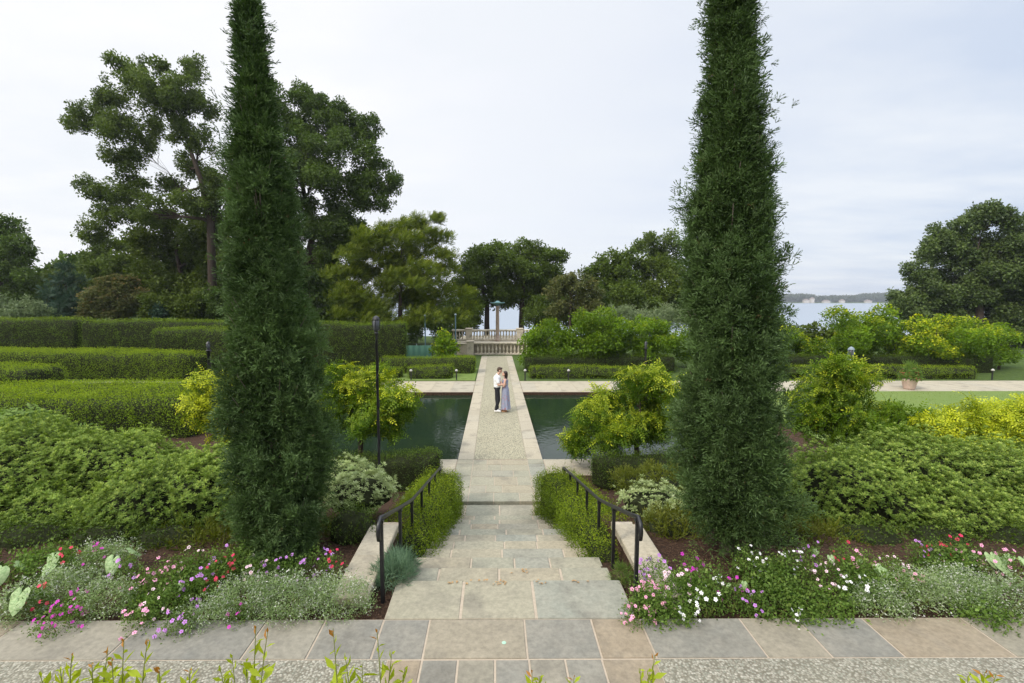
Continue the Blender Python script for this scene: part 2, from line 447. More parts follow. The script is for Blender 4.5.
def hedge(label, path, w, z1, mat='hedge', z0=0.0, dens=150, size=.075, kind='small', amp=.075, tip=.8, group=None, name='clipped_hedge', cat='hedge', fuzz=.03, rough_top=0.0, endr=.25):
    """clipped hedge swept along a path (points x,y[,z0,z1])"""
    sh = 0 if mat == 'box' else 1
    pts = [np.array([p[0] + sh * SX(p[1]), p[1]], float) for p in path]
    zz = [(p[2], p[3]) if len(p) > 3 else (z0, z1) for p in path]
    seg = [np.linalg.norm(pts[i + 1] - pts[i]) for i in range(len(pts) - 1)]; Ltot = sum(seg)
    ns = max(8, int(Ltot / .35)); S = np.linspace(0, Ltot, ns)
    S = np.unique(np.concatenate([S, endr * np.array([0, .15, .4, .7, 1.0]), Ltot - endr * np.array([0, .15, .4, .7, 1.0])]))
    cum = np.concatenate([[0], np.cumsum(seg)]); rows = []
    for s in S:
        i = min(np.searchsorted(cum, s, 'right') - 1, len(seg) - 1); t = (s - cum[i]) / seg[i]
        c = pts[i] * (1 - t) + pts[i + 1] * t; d = (pts[i + 1] - pts[i]) / seg[i]
        # smooth direction at corners
        if i + 1 < len(seg) and t > .5: d2 = (pts[i + 2] - pts[i + 1]) / seg[i + 1]; d = d * (1.5 - t) + d2 * (t - .5)
        elif i > 0 and t < .5: d2 = (pts[i] - pts[i - 1]) / seg[i - 1]; d = d * (.5 + t) + d2 * (.5 - t)
        d = d / np.linalg.norm(d); nx = np.array([d[1], -d[0]])
        a0 = zz[i][0] * (1 - t) + zz[i + 1][0] * t; a1 = zz[i][1] * (1 - t) + zz[i + 1][1] * t
        e = min(s, Ltot - s); k = 1.0
        if e < endr: k = math.sqrt(max(0, 1 - (1 - e / endr) ** 2)) * .999 + .001
        hw = w / 2 * k; H = a1 - a0; r = min(.12 + .14 * (mat == 'hedge') + .06 * (mat == 'yewhedge'), hw * .5, H * .4)
        prof = [(-hw, 0), (-hw, H * .5), (-hw, H - r * 1.3), (-hw + r * .35, H - r * .45), (-hw + r * 1.5, H), (-hw * .3, H), (hw * .3, H), (hw - r * 1.5, H), (hw - r * .35, H - r * .45), (hw, H - r * 1.3), (hw, H * .5), (hw, 0)]
        rows.append([np.array([c[0] + nx[0] * q, c[1] + nx[1] * q, a0 + h * (.93 + .07 * k)]) for q, h in prof])
    P = np.array(rows); nr_, npf = P.shape[:2]; P = P.reshape(-1, 3)
    f = []
    for i in range(nr_ - 1):
        for j in range(npf - 1):
            f.append((i * npf + j, i * npf + j + 1, (i + 1) * npf + j + 1, (i + 1) * npf + j))
    f = np.array(f)
    off = (vnoise(P, 2.2, 3) * amp + vnoise(P, .9, 6) * amp * 1.2)[:, None]
    cen = P.mean(0); P2 = P + off * np.array([.6, .6, 1])
    ar = area(P2, f); n = int(ar * dens)
    p, nm, _ = sample(P2, f, n)
    # outward test
    nm = np.where((nm[:, 2:3] < -.2), -nm, nm)
    cl = np.array([pts[0] * (1 - t) + pts[-1] * t for t in (0, 1)])
    # orient side normals away from nearest row centre
    rc = P2.reshape(nr_, npf, 3).mean(1)
    sub = rc[np.argmin(((p[:, None, :2] - rc[None, ::max(1, nr_ // 60), :2]) ** 2).sum(-1), axis=1) * max(1, nr_ // 60)]
    out = p - sub; out[:, 2] = np.maximum(out[:, 2], 0)
    nm = np.where((nm * out).sum(1, keepdims=True) < 0, -nm, nm)
    clump = .5 + .5 * vnoise(p, 3, 8)
    p = p + nm * (rng.normal(size=(n, 1)) * fuzz + rough_top * np.maximum(0, vnoise(p, 9, 5))[:, None])
    fo = Fol(); D = nm + rng.normal(size=(n, 3)) * .55 + np.array([0, 0, .35])
    tp = tip * np.clip(nm[:, 2], 0, 1) * rng.uniform(.3, 1, n) + .06
    fo.put(kind, p, D, size * rng.uniform(.7, 1.3, n), tp, np.clip(.3 + .4 * clump + rng.normal(size=n) * .15, 0, 1))
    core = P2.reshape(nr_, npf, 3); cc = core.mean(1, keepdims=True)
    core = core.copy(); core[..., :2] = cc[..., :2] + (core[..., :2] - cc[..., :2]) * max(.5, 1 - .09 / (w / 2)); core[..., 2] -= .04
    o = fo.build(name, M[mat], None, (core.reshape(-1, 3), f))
    return tag(o, label, cat, group)

def mound(label, c, rad, mat, kind='rosette', dens=160, size=.07, amp=.15, tip=.6, name='shrub', cat='shrub', group=None, fuzz=.05, up=.6, seed=0, core=.82, stems=True):
    P, f = blob_surface(c, rad, amp=amp, seed=seed)
    n = int(area(P, f) * dens); p, nm, _ = sample(P, f, n)
    out = p - np.array(c); nm = np.where((nm * out).sum(1, keepdims=True) < 0, -nm, nm)
    b = vnoise(p, 7 / max(.4, rad[0]) + 3, 2 + seed)
    if kind == 'rosette':
        gp_ = vnoise(p, 13, 7 + seed) + .45 * nm[:, 2] + .5 * rng.normal(size=n); kp = gp_ > -.62
        p = p[kp]; nm = nm[kp]; b = b[kp]; n = len(p)
    p = p + nm * (rng.normal(size=(n, 1)) * fuzz + .13 * rad[2] * b[:, None])
    t = empty(name, (0, 0, 0), 0, label, cat, group)
    fo = Fol(); D = nm + rng.normal(size=(n, 3)) * .4 + np.array([0, 0, up])
    fo.put(kind, p, D, size * rng.uniform(.55, 1.4, n), tip * rng.uniform(.2, 1, n) * np.clip(.4 + nm[:, 2], 0, 1), np.clip(.5 + .35 * b + rng.normal(size=n) * .15, 0, 1))
    if kind == 'rosette' and name == 'mounded_shrub':
        q_, n2, _ = sample(P, f, 26); m2 = n2 * np.where((n2 * (q_ - np.array(c))).sum(1, keepdims=True) < 0, -1, 1)
        for a_, b_ in zip(q_, m2):
            L_ = rng.uniform(.10, .24); k_ = 7; s_ = np.linspace(.1, 1, k_)[:, None]; dd = nrm(b_ * .6 + np.array([0, 0, 1.]) + rng.normal(size=3) * .2)
            fo.put(kind, a_ + dd * L_ * s_, np.tile(dd, (k_, 1)) + rng.normal(size=(k_, 3)) * .3, size * rng.uniform(.7, 1.2, k_), tip * .8, rng.uniform(.3, .9, k_))
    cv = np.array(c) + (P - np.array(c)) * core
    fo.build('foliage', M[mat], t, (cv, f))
    if stems:
        m = MB()
        for k in range(5):
            a = k * 1.3; q = Vector((c[0] + rad[0] * .3 * math.cos(a), c[1] + rad[1] * .3 * math.sin(a), c[2]))
            m.tube([Vector((c[0] + .05 * math.cos(a), c[1] + .05 * math.sin(a), c[2] - rad[2] * .35)), q], [.02, .01], 5)
        m.build('stem', M['bark'], t)
    return t

def bez(p0, p1, p2, n=8):
    return [p0 * (1 - t) ** 2 + p1 * 2 * t * (1 - t) + p2 * t * t for t in [i / n for i in range(n + 1)]]

def tree(label, base, lobes, mat, size=.4, dens=9, kind='broad', trunk_r=.25, tip=.3, sub=13, name='tree', cat='tree', group=None, barkm='bark', flatten=1.0, tipdir=None, fork=None, subr=.42, inner=.25, split=1, limb_k=1.0, depth=1.0):
    """lobes: (Vector centre, radius m). limbs run from the trunk to each lobe; leaves sit in sub-clumps of each lobe"""
    t = empty(name, (0, 0, 0), 0, label, cat, group)
    base = Vector(base); tw = MB(); fo = Fol()
    top = max((l[0].z + l[1] for l in lobes)); zc = sum(l[0].z for l in lobes) / len(lobes)
    cxy = Vector((sum(l[0].x for l in lobes) / len(lobes), sum(l[0].y for l in lobes) / len(lobes), 0))
    fk = Vector(fork) if fork is not None else Vector(((base.x * .7 + cxy.x * .3), base.y * .7 + cxy.y * .3, base.z + (zc - base.z) * .45))
    crown_top = Vector((fk.x * .4 + cxy.x * .6, fk.y * .4 + cxy.y * .6, fk.z + (top - fk.z) * .7))
    j = lambda s: Vector((random.gauss(0, s), random.gauss(0, s), random.gauss(0, s)))
    tp = [base - Vector((0, 0, .2)), base + (fk - base) * .1] + [base + (fk - base) * k + j(trunk_r * .2) for k in (.5, 1)] + [fk + (crown_top - fk) * k + j(trunk_r * .8) for k in (.35, .7, 1)]
    tw.tube(tp, [trunk_r * 1.45, trunk_r * 1.05, trunk_r * .9, trunk_r * .8, trunk_r * .5, trunk_r * .3, trunk_r * .08], 10)
    nodes = [(fk, trunk_r * .62)] + [(fk + (crown_top - fk) * k, trunk_r * (.6 - .4 * k)) for k in (.15, .3, .45, .6, .8)]
    for (c, r) in sorted(lobes, key=lambda l: (l[0] - fk).length):
        best = min(nodes, key=lambda q: (c - q[0]).length + .35 * (q[0] - fk).length + (1.2 * max(0, q[0].z - c.z)) + random.uniform(0, .12) * (c - fk).length)
        s0, r0 = best; r0 = max(.02, r0 * .72 * limb_k ** .5)
        ln = (c - s0).length; mid = (s0 + c) * .5 + Vector((0, 0, random.uniform(-.05, .2) * ln)) + j(.14 * ln)
        L_ = bez(s0, mid, c, 7); L_ = [L_[0]] + [q + j(.025 * ln) for q in L_[1:-1]] + [L_[-1]]
        tw.tube(L_, [r0 * (1 - .72 * i / 7) for i in range(8)], 6)
        for q_ in (3, 5, 7): nodes.append((L_[q_], r0 * (1 - .72 * q_ / 7)))
        for k in range(sub):
            d = Vector(rng.normal(size=3)).normalized(); d.z *= flatten
            rr = r * random.uniform(.45, 1.0); q = c + Vector((d.x * rr, d.y * rr * depth, d.z * rr))
            sr = r * subr * random.uniform(.6, 1.25)
            a = L_[random.choice((3, 4, 5, 6))]
            tw.tube(bez(a, (a + q) * .5 + j(.15 * r), q, 4), [r0 * .3, r0 * .24, r0 * .18, r0 * .12, r0 * .05], 4, False)
            n = max(8, int(dens * 2.3 * sr * sr * 4 / (size * size) * .16))
            dd = nrm(rng.normal(size=(n, 3))); rad = sr * (rng.uniform(inner, 1.08, size=(n, 1)) ** .6)
            p = np.array(q) + dd * rad * np.array([1, 1, flatten * .85])
            D = dd + np.array([0, 0, .25]) + rng.normal(size=(n, 3)) * .4
            if tipdir is not None: D = D * .5 + np.array(tipdir)
            cr = np.clip(rng.normal(.5, .2) + rng.normal(size=n) * .15 + dd[:, 2] * .12, 0, 1)
            tt = tip * rng.uniform(0, 1, n) * np.clip(.45 + dd[:, 2] * .6, 0, 1)
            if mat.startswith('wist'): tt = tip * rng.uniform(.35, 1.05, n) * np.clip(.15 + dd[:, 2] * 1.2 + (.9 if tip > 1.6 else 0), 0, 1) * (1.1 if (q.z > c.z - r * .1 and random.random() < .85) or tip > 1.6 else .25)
            fo.put(kind, p, D, size * rng.uniform(.65, 1.3, n), tt, cr)
    fo.build('crown', M[mat], t)
    tw.build('trunk', M[barkm], t, True)
    return t

def LB(Y, lst, jit=1.2):
    s = F / Y
    return [(at(x, y, Y + random.uniform(-jit, jit) * r / s * .8), r / s) for (x, y, r) in lst]
def gz(x, y): return float(G(x, y))

# ------------------------------------------------------------------ levels & terrain
LAND = 1.46          # upper landing
N1Y = 4.93; TR = .50; NST = 10; RIS = (LAND + .07) / NST
def G(x, y):
    ax = abs(x)
    if y < 1.72: return 2.9
    if y < 3.8: return 1.38
    t = min(1, max(0, (y - 5.8) / (11.0 - 5.8))); t = t * t * (3 - 2 * t)
    z = 1.38 * (1 - t) - .02 * t
    if ax < 1.44 and 4.31 < y < 10.36:
        z = min(z, 1.38 - .31 * max(0, y - 5.0)); z = max(z, -.14)
    if ax < 1.17 and 3.8 < y < 10.36: z = min(z, 1.42 - .32 * max(0, y - 4.6) - .35)
    if ax < 1.17 and 9.0 <= y < 13.1: z = min(z, -.4)
    if 1.19 < ax < 7.2 and 13.12 < y < 22.78: z = -.9
    if x < -18 and y > 33: z = 2.4 * min(1, (y - 33) / 14) * min(1, (-18 - x) / 6)
    if 58 < y < 1150: k = min(1, (y - 58) / 16); z = z * (1 - k) - 11 * k
    if y >= 1150: k = min(1, (y - 1150) / 60); z = -11 + 9 * k + 6 * max(0, min(1, (y - 1300) / 800))
    return z
def make_ground():
    xs = sorted(set(list(np.linspace(-14, 14, 57)) + [-1500, -800, -400, -200, -120, -80, -60, -45, -35, -28, -24, -20, -17, 17, 20, 24, 28, 35, 45, 60, 80, 120, 200, 400, 800, 1500] +
        [s * v for s in (-1, 1) for v in (1.165, 1.175, 1.185, 1.195, 1.435, 1.445, 7.195, 7.205)]))
    ys = sorted(set(list(np.linspace(-12, 36, 97)) + [-60, -30, -20, 1.715, 1.725, 38, 40, 43, 46, 50, 54, 57, 60, 63, 67, 71, 75, 90, 150, 300, 600, 1000, 1149, 1165, 1180, 1200, 1215, 1300, 1500, 1900, 2200, 3500] +
        [3.795, 3.805, 4.305, 4.315, 8.99, 9.01, 10.35, 10.37, 13.115, 13.125, 22.775, 22.785]))
    V = []
    for y in ys:
        for x in xs:
            z = G(x, y)
            if y > 1150: z += 8 * math.sin(x * .004 + 1) * math.sin(x * .0013) * min(1, (y - 1150) / 400)
            V.append((x, y, z))
    n = len(xs); f = [(j * n + i, j * n + i + 1, (j + 1) * n + i + 1, (j + 1) * n + i) for j in range(len(ys) - 1) for i in range(n - 1)]
    me = bpy.data.meshes.new('ground'); me.from_pydata(V, [], f)
    tag(link('ground', me, M['ground']), 'dark mulch and grass ground sloping down to the pools', 'ground', kind='structure')
make_ground()

def sheet(name, x0, x1, y0, y1, z, mat, label, cat, thick=.0, bev=.0):
    m = MB()
    if thick: m.box(x0, x1, y0, y1, z - thick, z)
    else: m.add([(x0, y0, z), (x1, y0, z), (x1, y1, z), (x0, y1, z)], [(0, 1, 2, 3)])
    return tag(m.build(name, mat), label, cat, kind='structure')

def slabs(m, rects, z, th=.035, gap=.009, bev=.004):
    """stones (slot 0) over a mortar bed (slot 1)"""
    for (x0, x1, y0, y1) in rects:
        m.r = random.random(); m.cur = 0
        dz = random.uniform(-.002, .002)
        m.box(x0 + gap, x1 - gap, y0 + gap, y1 - gap, z - th, z + dz, bev)
def bed(m, x0, x1, y0, y1, z, th):
    m.cur = 1; m.r = .5; m.box(x0, x1, y0, y1, z - th, z - .007)

def split_row(x0, x1, lo, hi):
    r = [x0]
    while r[-1] < x1 - hi: r.append(r[-1] + random.uniform(lo, hi))
    if x1 - r[-1] < lo * .7 and len(r) > 1: r.pop()
    r.append(x1); return r

# ---- upper terrace paving (landing), border and pebble aprons
m = MB()
zX = lambda px, py: at(px, py, z=LAND).x
r2 = [zX(377, 640), zX(426, 640), zX(526, 640), zX(597, 640), zX(649, 640)]
rects = [(a, b, 3.8, 4.31) for a, b in zip(r2[:-1], r2[1:])]
r3 = [zX(388 - 4, 670), zX(420, 670), zX(457, 670), zX(495, 670), zX(530, 670), zX(567, 670), zX(605, 670), zX(660, 670)]
rects += [(a, b, 3.28, 3.8) for a, b in zip(r3[:-1], r3[1:])]
yy = 3.28
while yy > 2.3:
    xs = split_row(r3[0], r3[-1], .3, .6)
    rects += [(a, b, yy - .5, yy) for a, b in zip(xs[:-1], xs[1:])]; yy -= .5
slabs(m, rects, LAND, gap=.009)
bed(m, r3[0], r3[-1], 1.79, 3.8, LAND, .06); bed(m, r2[0], r2[-1], 3.8, 4.31, LAND, .06)
q = at(504, 643, z=LAND)
ms = MB(); ms.lathe([(.016, .0), (.02, .003), (.012, .005)], (q.x, q.y, LAND + .001), n=11)
tag(ms.build('painted_spot', flat('mint_paint', (.35, .55, .42), .7)), 'small mint green painted spot in the middle of the landing', 'painted spot')
tag(m.build('terrace_paving', [M['bluestone'], M['mortar']]), 'flagstone landing at the head of the stairs', 'paving', kind='structure')
for sgn in (-1, 1):
    m = MB(); start = r2[0] if sgn < 0 else r2[-1]; xs = [0.0]
    while xs[-1] < 9.5: xs.append(xs[-1] + random.choice((.55, .62, .8, .95, 1.15)))
    pr = [(start + sgn * a, start + sgn * b) for a, b in zip(xs[:-1], xs[1:])]
    rects = [(min(a, b), max(a, b), 3.8, 4.31) for a, b in pr]
    slabs(m, rects, LAND + .002, gap=.008)
    xa, xb = sorted((start, start + sgn * xs[-1])); bed(m, xa, xb, 3.8, 4.31, LAND + .002, .06)
    tag(m.build('border_paving', [M['bluestone'], M['mortar']]), 'bluestone slab border along the %s flower bed' % ('left' if sgn < 0 else 'right'), 'paving', kind='structure')
    a, b = sorted((r3[0] if sgn < 0 else r3[-1], sgn * 11))
    sheet('pebble_apron', a + .001, b - .001, 1.79, 3.799, LAND - .004, M['pebble'], 'grey exposed pebble paving %s of the landing' % ('left' if sgn < 0 else 'right'), 'paving', .06)

# ---- the staircase
st = empty('stone_staircase', (0, 0, 0), 0, 'broad grey flagstone staircase going down from the landing to the pool walk', 'stairs')
HW = 1.21
def row_cuts(k):
    cuts = {0: [-.48, .25], 1: [-.8, -.1, .62], 2: [-.45, .1, .55], 3: [-.75, -.05, .8]}.get(k)
    if cuts is None: cuts = [-.7 + random.uniform(-.15, .15), -.05 + random.uniform(-.15, .15), .6 + random.uniform(-.15, .15)]
    return [-HW] + cuts + [HW]
for k in range(NST + 1):
    z = LAND - RIS * k
    y0 = 4.31 if k == 0 else N1Y + TR * (k - 1) - .03; y1 = N1Y + TR * k if k < NST else 10.3
    y1n = y1 + (.02 if k < NST else -.002)
    m = MB(); w = HW + random.uniform(-.012, .012); xs = row_cuts(k); xs[0] = -w; xs[-1] = w
    slabs(m, [(a, b, y0 if k == 0 else y0 + .03, y1n) for a, b in zip(xs[:-1], xs[1:])], z + random.uniform(-.004, .004), th=.05, gap=.010, bev=.008)
    m.cur = 1; m.box(-w + .01, w - .01, y0 + .012, y1n - .03, z - .05 - (.12 if k < NST else .02), z - .006)
    m.build('step', [M['tread'], M['mortar']], st)

# ---- lower walk (stones), with the raised kerb stone at the stair foot
m = MB(); rects = []; y = 10.3
for w_ in (.5, .42, .55, .46, .44, .40):
    xs = split_row(-.75, .75, .35, .62)
    rects += [(a, b, y, min(13.11, y + w_)) for a, b in zip(xs[:-1], xs[1:])]; y += w_
y = 10.3
while y < 13.0:
    h = min(13.11, y + random.uniform(.6, .95)); h = 13.11 if 13.11 - h < .3 else h
    rects += [(-1.2, -.75, y, h), (.75, 1.2, y, h)]; y = h
slabs(m, rects, 0.0, th=.12, gap=.008); m.cur = 1; m.box(-1.19, 1.19, 10.315, 13.1, -.3, -.007)
tag(m.build('lower_walk', [M['tread'], M['mortar']]), 'flagstone walk between the stair foot and the pools', 'walk', kind='structure')

m = MB(); rects = []
for s in (-1, 1):
    y = 13.11
    while y < 37.2:
        h = min(37.3, y + random.uniform(.75, 1.3)); h = 37.3 if 37.3 - h < .4 else h
        rects.append(tuple(sorted((s * .74, s * 1.19))) + (y, h)); y = h
slabs(m, rects, 0.0, th=.3, gap=.006); m.cur = 1; m.box(-1.18, 1.18, 13.115, 37.29, -.9, -.012)
tag(m.build('pool_causeway', [M['tanstone'], M['mortar']]), 'pale stone banded causeway between the two pools', 'walk', kind='structure')
sheet('causeway_aggregate', -.735, .735, 13.12, 37.28, 0.0, M['agg'], 'tan aggregate strip down the middle of the causeway', 'walk', .01)
# cross walks and copings
for s in (-1, 1):
    nm_ = 'left' if s < 0 else 'right'
    for (ya, yb, xe, nm2) in ((11.9, 13.11, 5.5 if s < 0 else 6.5, 'near'), (22.79, 25.8, 34, 'far')):
        m = MB(); rects = []; x = 1.21
        while x < xe:
            w_ = random.uniform(.7, 1.3)
            for (a, b) in ((ya, ya + .42), (ya + .42, yb - .42), (yb - .42, yb)):
                if b - a > .1: rects.append(tuple(sorted((s * x, s * (x + w_)))) + (a, b))
            x += w_
        slabs(m, rects, .0, th=.05, gap=.006); xa, xb = sorted((s * 1.2, s * x)); m.cur = 1; m.box(xa, xb, ya + .003, yb - .003, -.3, -.009)
        tag(m.build('cross_walk', [M['tanstone'], M['mortar']]), '%s pale stone cross walk on the %s side of the pools' % (nm_, nm2), 'walk', kind='structure')
    a, b = sorted((s * 1.195, s * 7.2))
    sheet('pool_water', a, b, 13.12, 22.785, -.16, M['water'], 'dark green still water of the %s pool' % nm_, 'water')
    m = MB(); rects = []; y = 13.12
    while y < 22.7: rects.append(tuple(sorted((s * 7.2, s * 7.7))) + (y, y + 1.07)); y += 1.074
    slabs(m, rects, 0.0, th=.9, gap=.006); tag(m.build('pool_coping', [M['tanstone'], M['mortar']]), 'stone coping at the outer end of the %s pool' % nm_, 'coping', kind='structure')
sheet('lawn', 10.2, 42, 12.6, 22.77, .02, M['lawn'], 'mown green lawn beyond the golden shrubs at right', 'lawn')
sheet('lawn_strip', -6, -1.25, 25.85, 30.5, .02, M['lawn'], 'small grass strip beside the far walk on the left', 'lawn')
fo = Fol(); n = 9000
p = np.stack([rng.uniform(12, 30, n), rng.uniform(12.8, 22.7, n), np.full(n, .02)], 1); fo.put('grass', p, np.tile([0, 0, 1.], (n, 1)), rng.uniform(.03, .055, n))
n = 2200; p = np.stack([rng.uniform(-5.8, -1.3, n), rng.uniform(26.1, 30.4, n), np.full(n, .02)], 1); fo.put('grass', p, np.tile([0, 0, 1.], (n, 1)), rng.uniform(.03, .06, n))
tag(fo.build('grass', M['lawnblade']), 'short green grass blades on the lawns', 'grass', kind='stuff')
sheet('lake', -1400, 1400, 60, 1175, -8.0, M['lake'], 'wide pale lake beyond the garden', 'lake')

# upper terrace retaining wall under the camera
m = MB()
for c in range(9):
    x = -9 - (c % 2) * .25
    while x < 9: m.r = random.random(); m.box(x + .003, x + .547, 1.725, 1.785, 1.38 + c * .165 + .003, 1.38 + (c + 1) * .165 - .003, .006); x += .55
tag(m.build('retaining_wall', M['wallstone']), 'coursed stone wall below the upper terrace', 'wall')

# ---- stair cheek walls
for s in (-1, 1):
    t = empty('cheek_wall', (0, 0, 0), 0, 'low coursed limestone wall with a pale cap on the %s of the stairs' % ('left' if s < 0 else 'right'), 'wall')
    w = MB(); zt = 1.44
    for c in range(8):
        z1 = zt - c * .145; z0 = z1 - .145; y = 4.6 + (c % 2) * .2 - .2
        while y < 6.35:
            ya = max(y, 4.6); yb = min(y + .42, 6.35)
            if yb - ya > .05: w.r = random.random(); a, b = sorted((s * 1.45, s * 1.74)); w.box(a, b, ya + .003, yb - .003, z0 + .003, z1 - .003, .008)
            y += .42
    w.build('wall_body', M['wallstone'], t)
    w = MB(); y = 4.55
    while y < 6.0: w.r = random.random(); a, b = sorted((s * 1.42, s * 1.79)); w.box(a, b, y + .002, y + .77, zt, zt + .085, .012); y += .775
    w.build('coping', M['tanstone'], t)

# ---- handrails
def railing(s, label):
    t = empty('handrail', (0, 0, 0), 0, label, 'handrail')
    x = s * 1.30; m = MB()
    zr = lambda y: float(np.interp(y, [4.6, 5.62, 6.43, 9.8], [2.31, 1.97, 1.71, .95]))
    pts = [(x, 4.58, 2.1), (x, 4.56, 2.18), (x, 4.58, 2.26), (x, 4.65, 2.30)] + [(x, y, zr(y)) for y in (4.85, 5.62, 6.1, 6.5, 7, 8, 9, 9.8)] + [(x, 9.88, .92), (x, 9.9, .85)]
    m.tube(pts, .023, 10); m.build('top_rail', M['black'], t, True)
    for y in (4.68, 5.62, 6.43, 7.3, 8.15, 8.95, 9.7):
        m = MB(); zb = G(x, y) - .05; m.box(x - .018, x + .018, y - .018, y + .018, zb, zr(y) - .012, .003)
        m.box(x - .026, x + .026, y - .026, y + .026, zr(y) - .05, zr(y) - .018, .004)
        m.build('post', M['black'], t)
railing(-1, 'black iron handrail down the left side of the stairs')
railing(1, 'black iron handrail down the right side of the stairs')

# ================================================================== the two slim conifers by the stairs
def conifer(label, base, H, prof, n, seed, umin=.0, ltipx=0.0):
    """prof: list of (fraction of height, radius)"""
    t = empty('slim_conifer', (0, 0, 0), 0, label, 'conifer')
    r = np.random.default_rng(seed); fx = [p[0] for p in prof]; fy = [p[1] for p in prof]
    b = np.array(base); fo = Fol(); npl = n // 23; made = 0
    while made < npl:
        u = r.uniform(0.0, 1.0)
        if u < umin or r.uniform(0, max(fy) * .9) > np.interp(u, fx, fy) + .05: continue
        made += 1
        a = r.uniform(0, 2 * PI); R = .86 * float(np.interp(min(1, u + .02), fx, fy)); ln = r.uniform(.22, .46) * (1 if u < .85 else .7)
        out = np.array([math.cos(a), math.sin(a), 0])
        lump = 1 + .13 * math.sin(a * 2 + 13 * u + seed) + .15 * math.sin(a * 3 - 29 * u) + (r.uniform(.15, .45) if r.uniform() < .10 else 0) - (r.uniform(.1, .38) if r.uniform() < .4 else 0)
        tipp = b + out * R * lump + np.array([ltipx * u ** 1.3, 0, u * H])
        d = nrm(out * r.uniform(.25, .75) * (1 if u < .9 else .3) + np.array([0, 0, 1.0]) + r.normal(size=3) * .12)
        root = tipp - d * ln
        k = int(31 * ln / .3); s_ = np.sort(r.uniform(0, 1, k)); wd = .105 * (1 - .7 * s_)[:, None]
        P = root + d * ln * s_[:, None] + r.normal(size=(k, 3)) * wd
        D = (P - (root + d * ln * s_[:, None])) * 9 + d * .9 + r.normal(size=(k, 3)) * .2
        cr = np.clip(r.normal(.5, .3) + r.normal(size=k) * .12 + .12 * (s_ - .5), 0, 1); pale = r.uniform() < .2
        fo.put('juniper', P, D, .088 * r.uniform(.55, 1.35, k), (.9 if pale else .35) * s_ * r.uniform(0, 1, k), cr)
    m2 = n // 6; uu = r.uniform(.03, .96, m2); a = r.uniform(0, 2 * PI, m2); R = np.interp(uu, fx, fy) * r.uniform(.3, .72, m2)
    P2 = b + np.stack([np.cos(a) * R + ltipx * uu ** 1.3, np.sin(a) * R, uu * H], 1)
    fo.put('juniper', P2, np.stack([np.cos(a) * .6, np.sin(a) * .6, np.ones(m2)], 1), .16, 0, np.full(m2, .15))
    fo.build('crown', M['cypress'], t)
    # long loose plumes
    w = MB(); z0 = b[2]
    tp = [Vector((b[0] + ltipx * q ** 1.3 + .03 * math.sin(q * 7 + seed), b[1] + .03 * math.cos(q * 5), z0 - .15 + q * H)) for q in [i / 12 for i in range(13)]]
    w.tube(tp, [.12, .085, .08, .075, .07, .06, .055, .05, .04, .03, .02, .014, .006], 9)
    for i in range(110):
        q = r.uniform(.05, .95); a = r.uniform(0, 6.28); R = float(np.interp(q, fx, fy)); p0 = Vector((b[0] + ltipx * q ** 1.3, b[1], z0 + q * H - R * .7))
        p2 = Vector((p0.x + math.cos(a) * R * .9, p0.y + math.sin(a) * R * .9, z0 + q * H + .15)); mid = Vector((p0.x + math.cos(a) * R * .5, p0.y + math.sin(a) * R * .5, z0 + q * H - R * .45))
        w.tube(bez(p0, mid, p2, 4), [.016, .012, .009, .006, .003], 4, False)
    w.build('trunk', M['bark_grey'], t, True)
    return t
conifer('slender dark green conifer in the flower bed left of the stairs', (-2.74, 5.65, 1.33), 6.65,
        [(0, .12), (.035, .36), (.1, .52), (.2, .585), (.35, .53), (.48, .46), (.65, .34), (.78, .21), (.88, .115), (.95, .045), (1, .01)], 15500, 3, ltipx=-.16)
conifer('taller, broader dark conifer with a bare trunk foot in the bed right of the stairs', (2.72, 5.62, 1.33), 8.9,
        [(0, .0), (.045, .05), (.07, .34), (.12, .54), (.2, .58), (.36, .55), (.42, .51), (.48, .43), (.56, .33), (.63, .26), (.73, .21), (.86, .15), (1, .03)], 21000, 8, umin=.055, ltipx=-.38)

# ================================================================== hedges
hedge('low boxwood hedge sloping down along the left handrail', [(-1.40, 6.1, .85, 1.36), (-1.36, 8.2, .25, 1.02), (-1.28, 10.1, -.12, .78)], .80, 1, 'box', dens=900, size=.052, tip=.8, amp=.05, fuzz=.045, endr=.3, rough_top=.06)
hedge('low boxwood hedge sloping down along the right handrail', [(1.48, 5.9, .9, 1.30), (1.36, 8.2, .25, 1.02), (1.10, 10.1, -.12, .78)], .84, 1, 'box', dens=900, size=.052, tip=.8, amp=.05, fuzz=.045, endr=.3, rough_top=.06)
hedge('dark clipped hedge under the golden tree left of the stair foot', [(-5.6, 11.35), (-1.6, 11.35)], 1.1, .72, 'darkhedge', dens=300, size=.065, tip=.6)
hedge('dark clipped hedge under the golden tree right of the stair foot', [(2.15, 11.3), (6.2, 11.3)], 1.0, .66, 'darkhedge', dens=300, size=.065, tip=.5)
hedge('big flat topped bright green hedge nearest the left flower bed', [(-20, 17.2), (-10.0, 17.2)], 4.0, 1.2, 'hedge', dens=170, size=.1, tip=1.0, rough_top=.05, endr=.35)
hedge('long low parterre hedge in the second row behind the big left hedge', [(-34, 22.6), (-21.5, 22.6)], 2.4, 1.25, 'hedge', dens=120, size=.11, tip=.9, endr=.4, rough_top=.06)
hedge('rounded end parterre hedge curving behind the big left hedge', [(-33, 28.2), (-20, 27.6), (-16.9, 26.9)], 2.6, 1.38, 'hedge', dens=120, size=.12, tip=.95, endr=1.1, rough_top=.07)
hedge('tall clipped hedge at the far left edge of the garden', [(-38, 33), (-28.1, 32.5)], 2.0, 3.0, 'yewhedge', dens=60, size=.15, tip=.9)
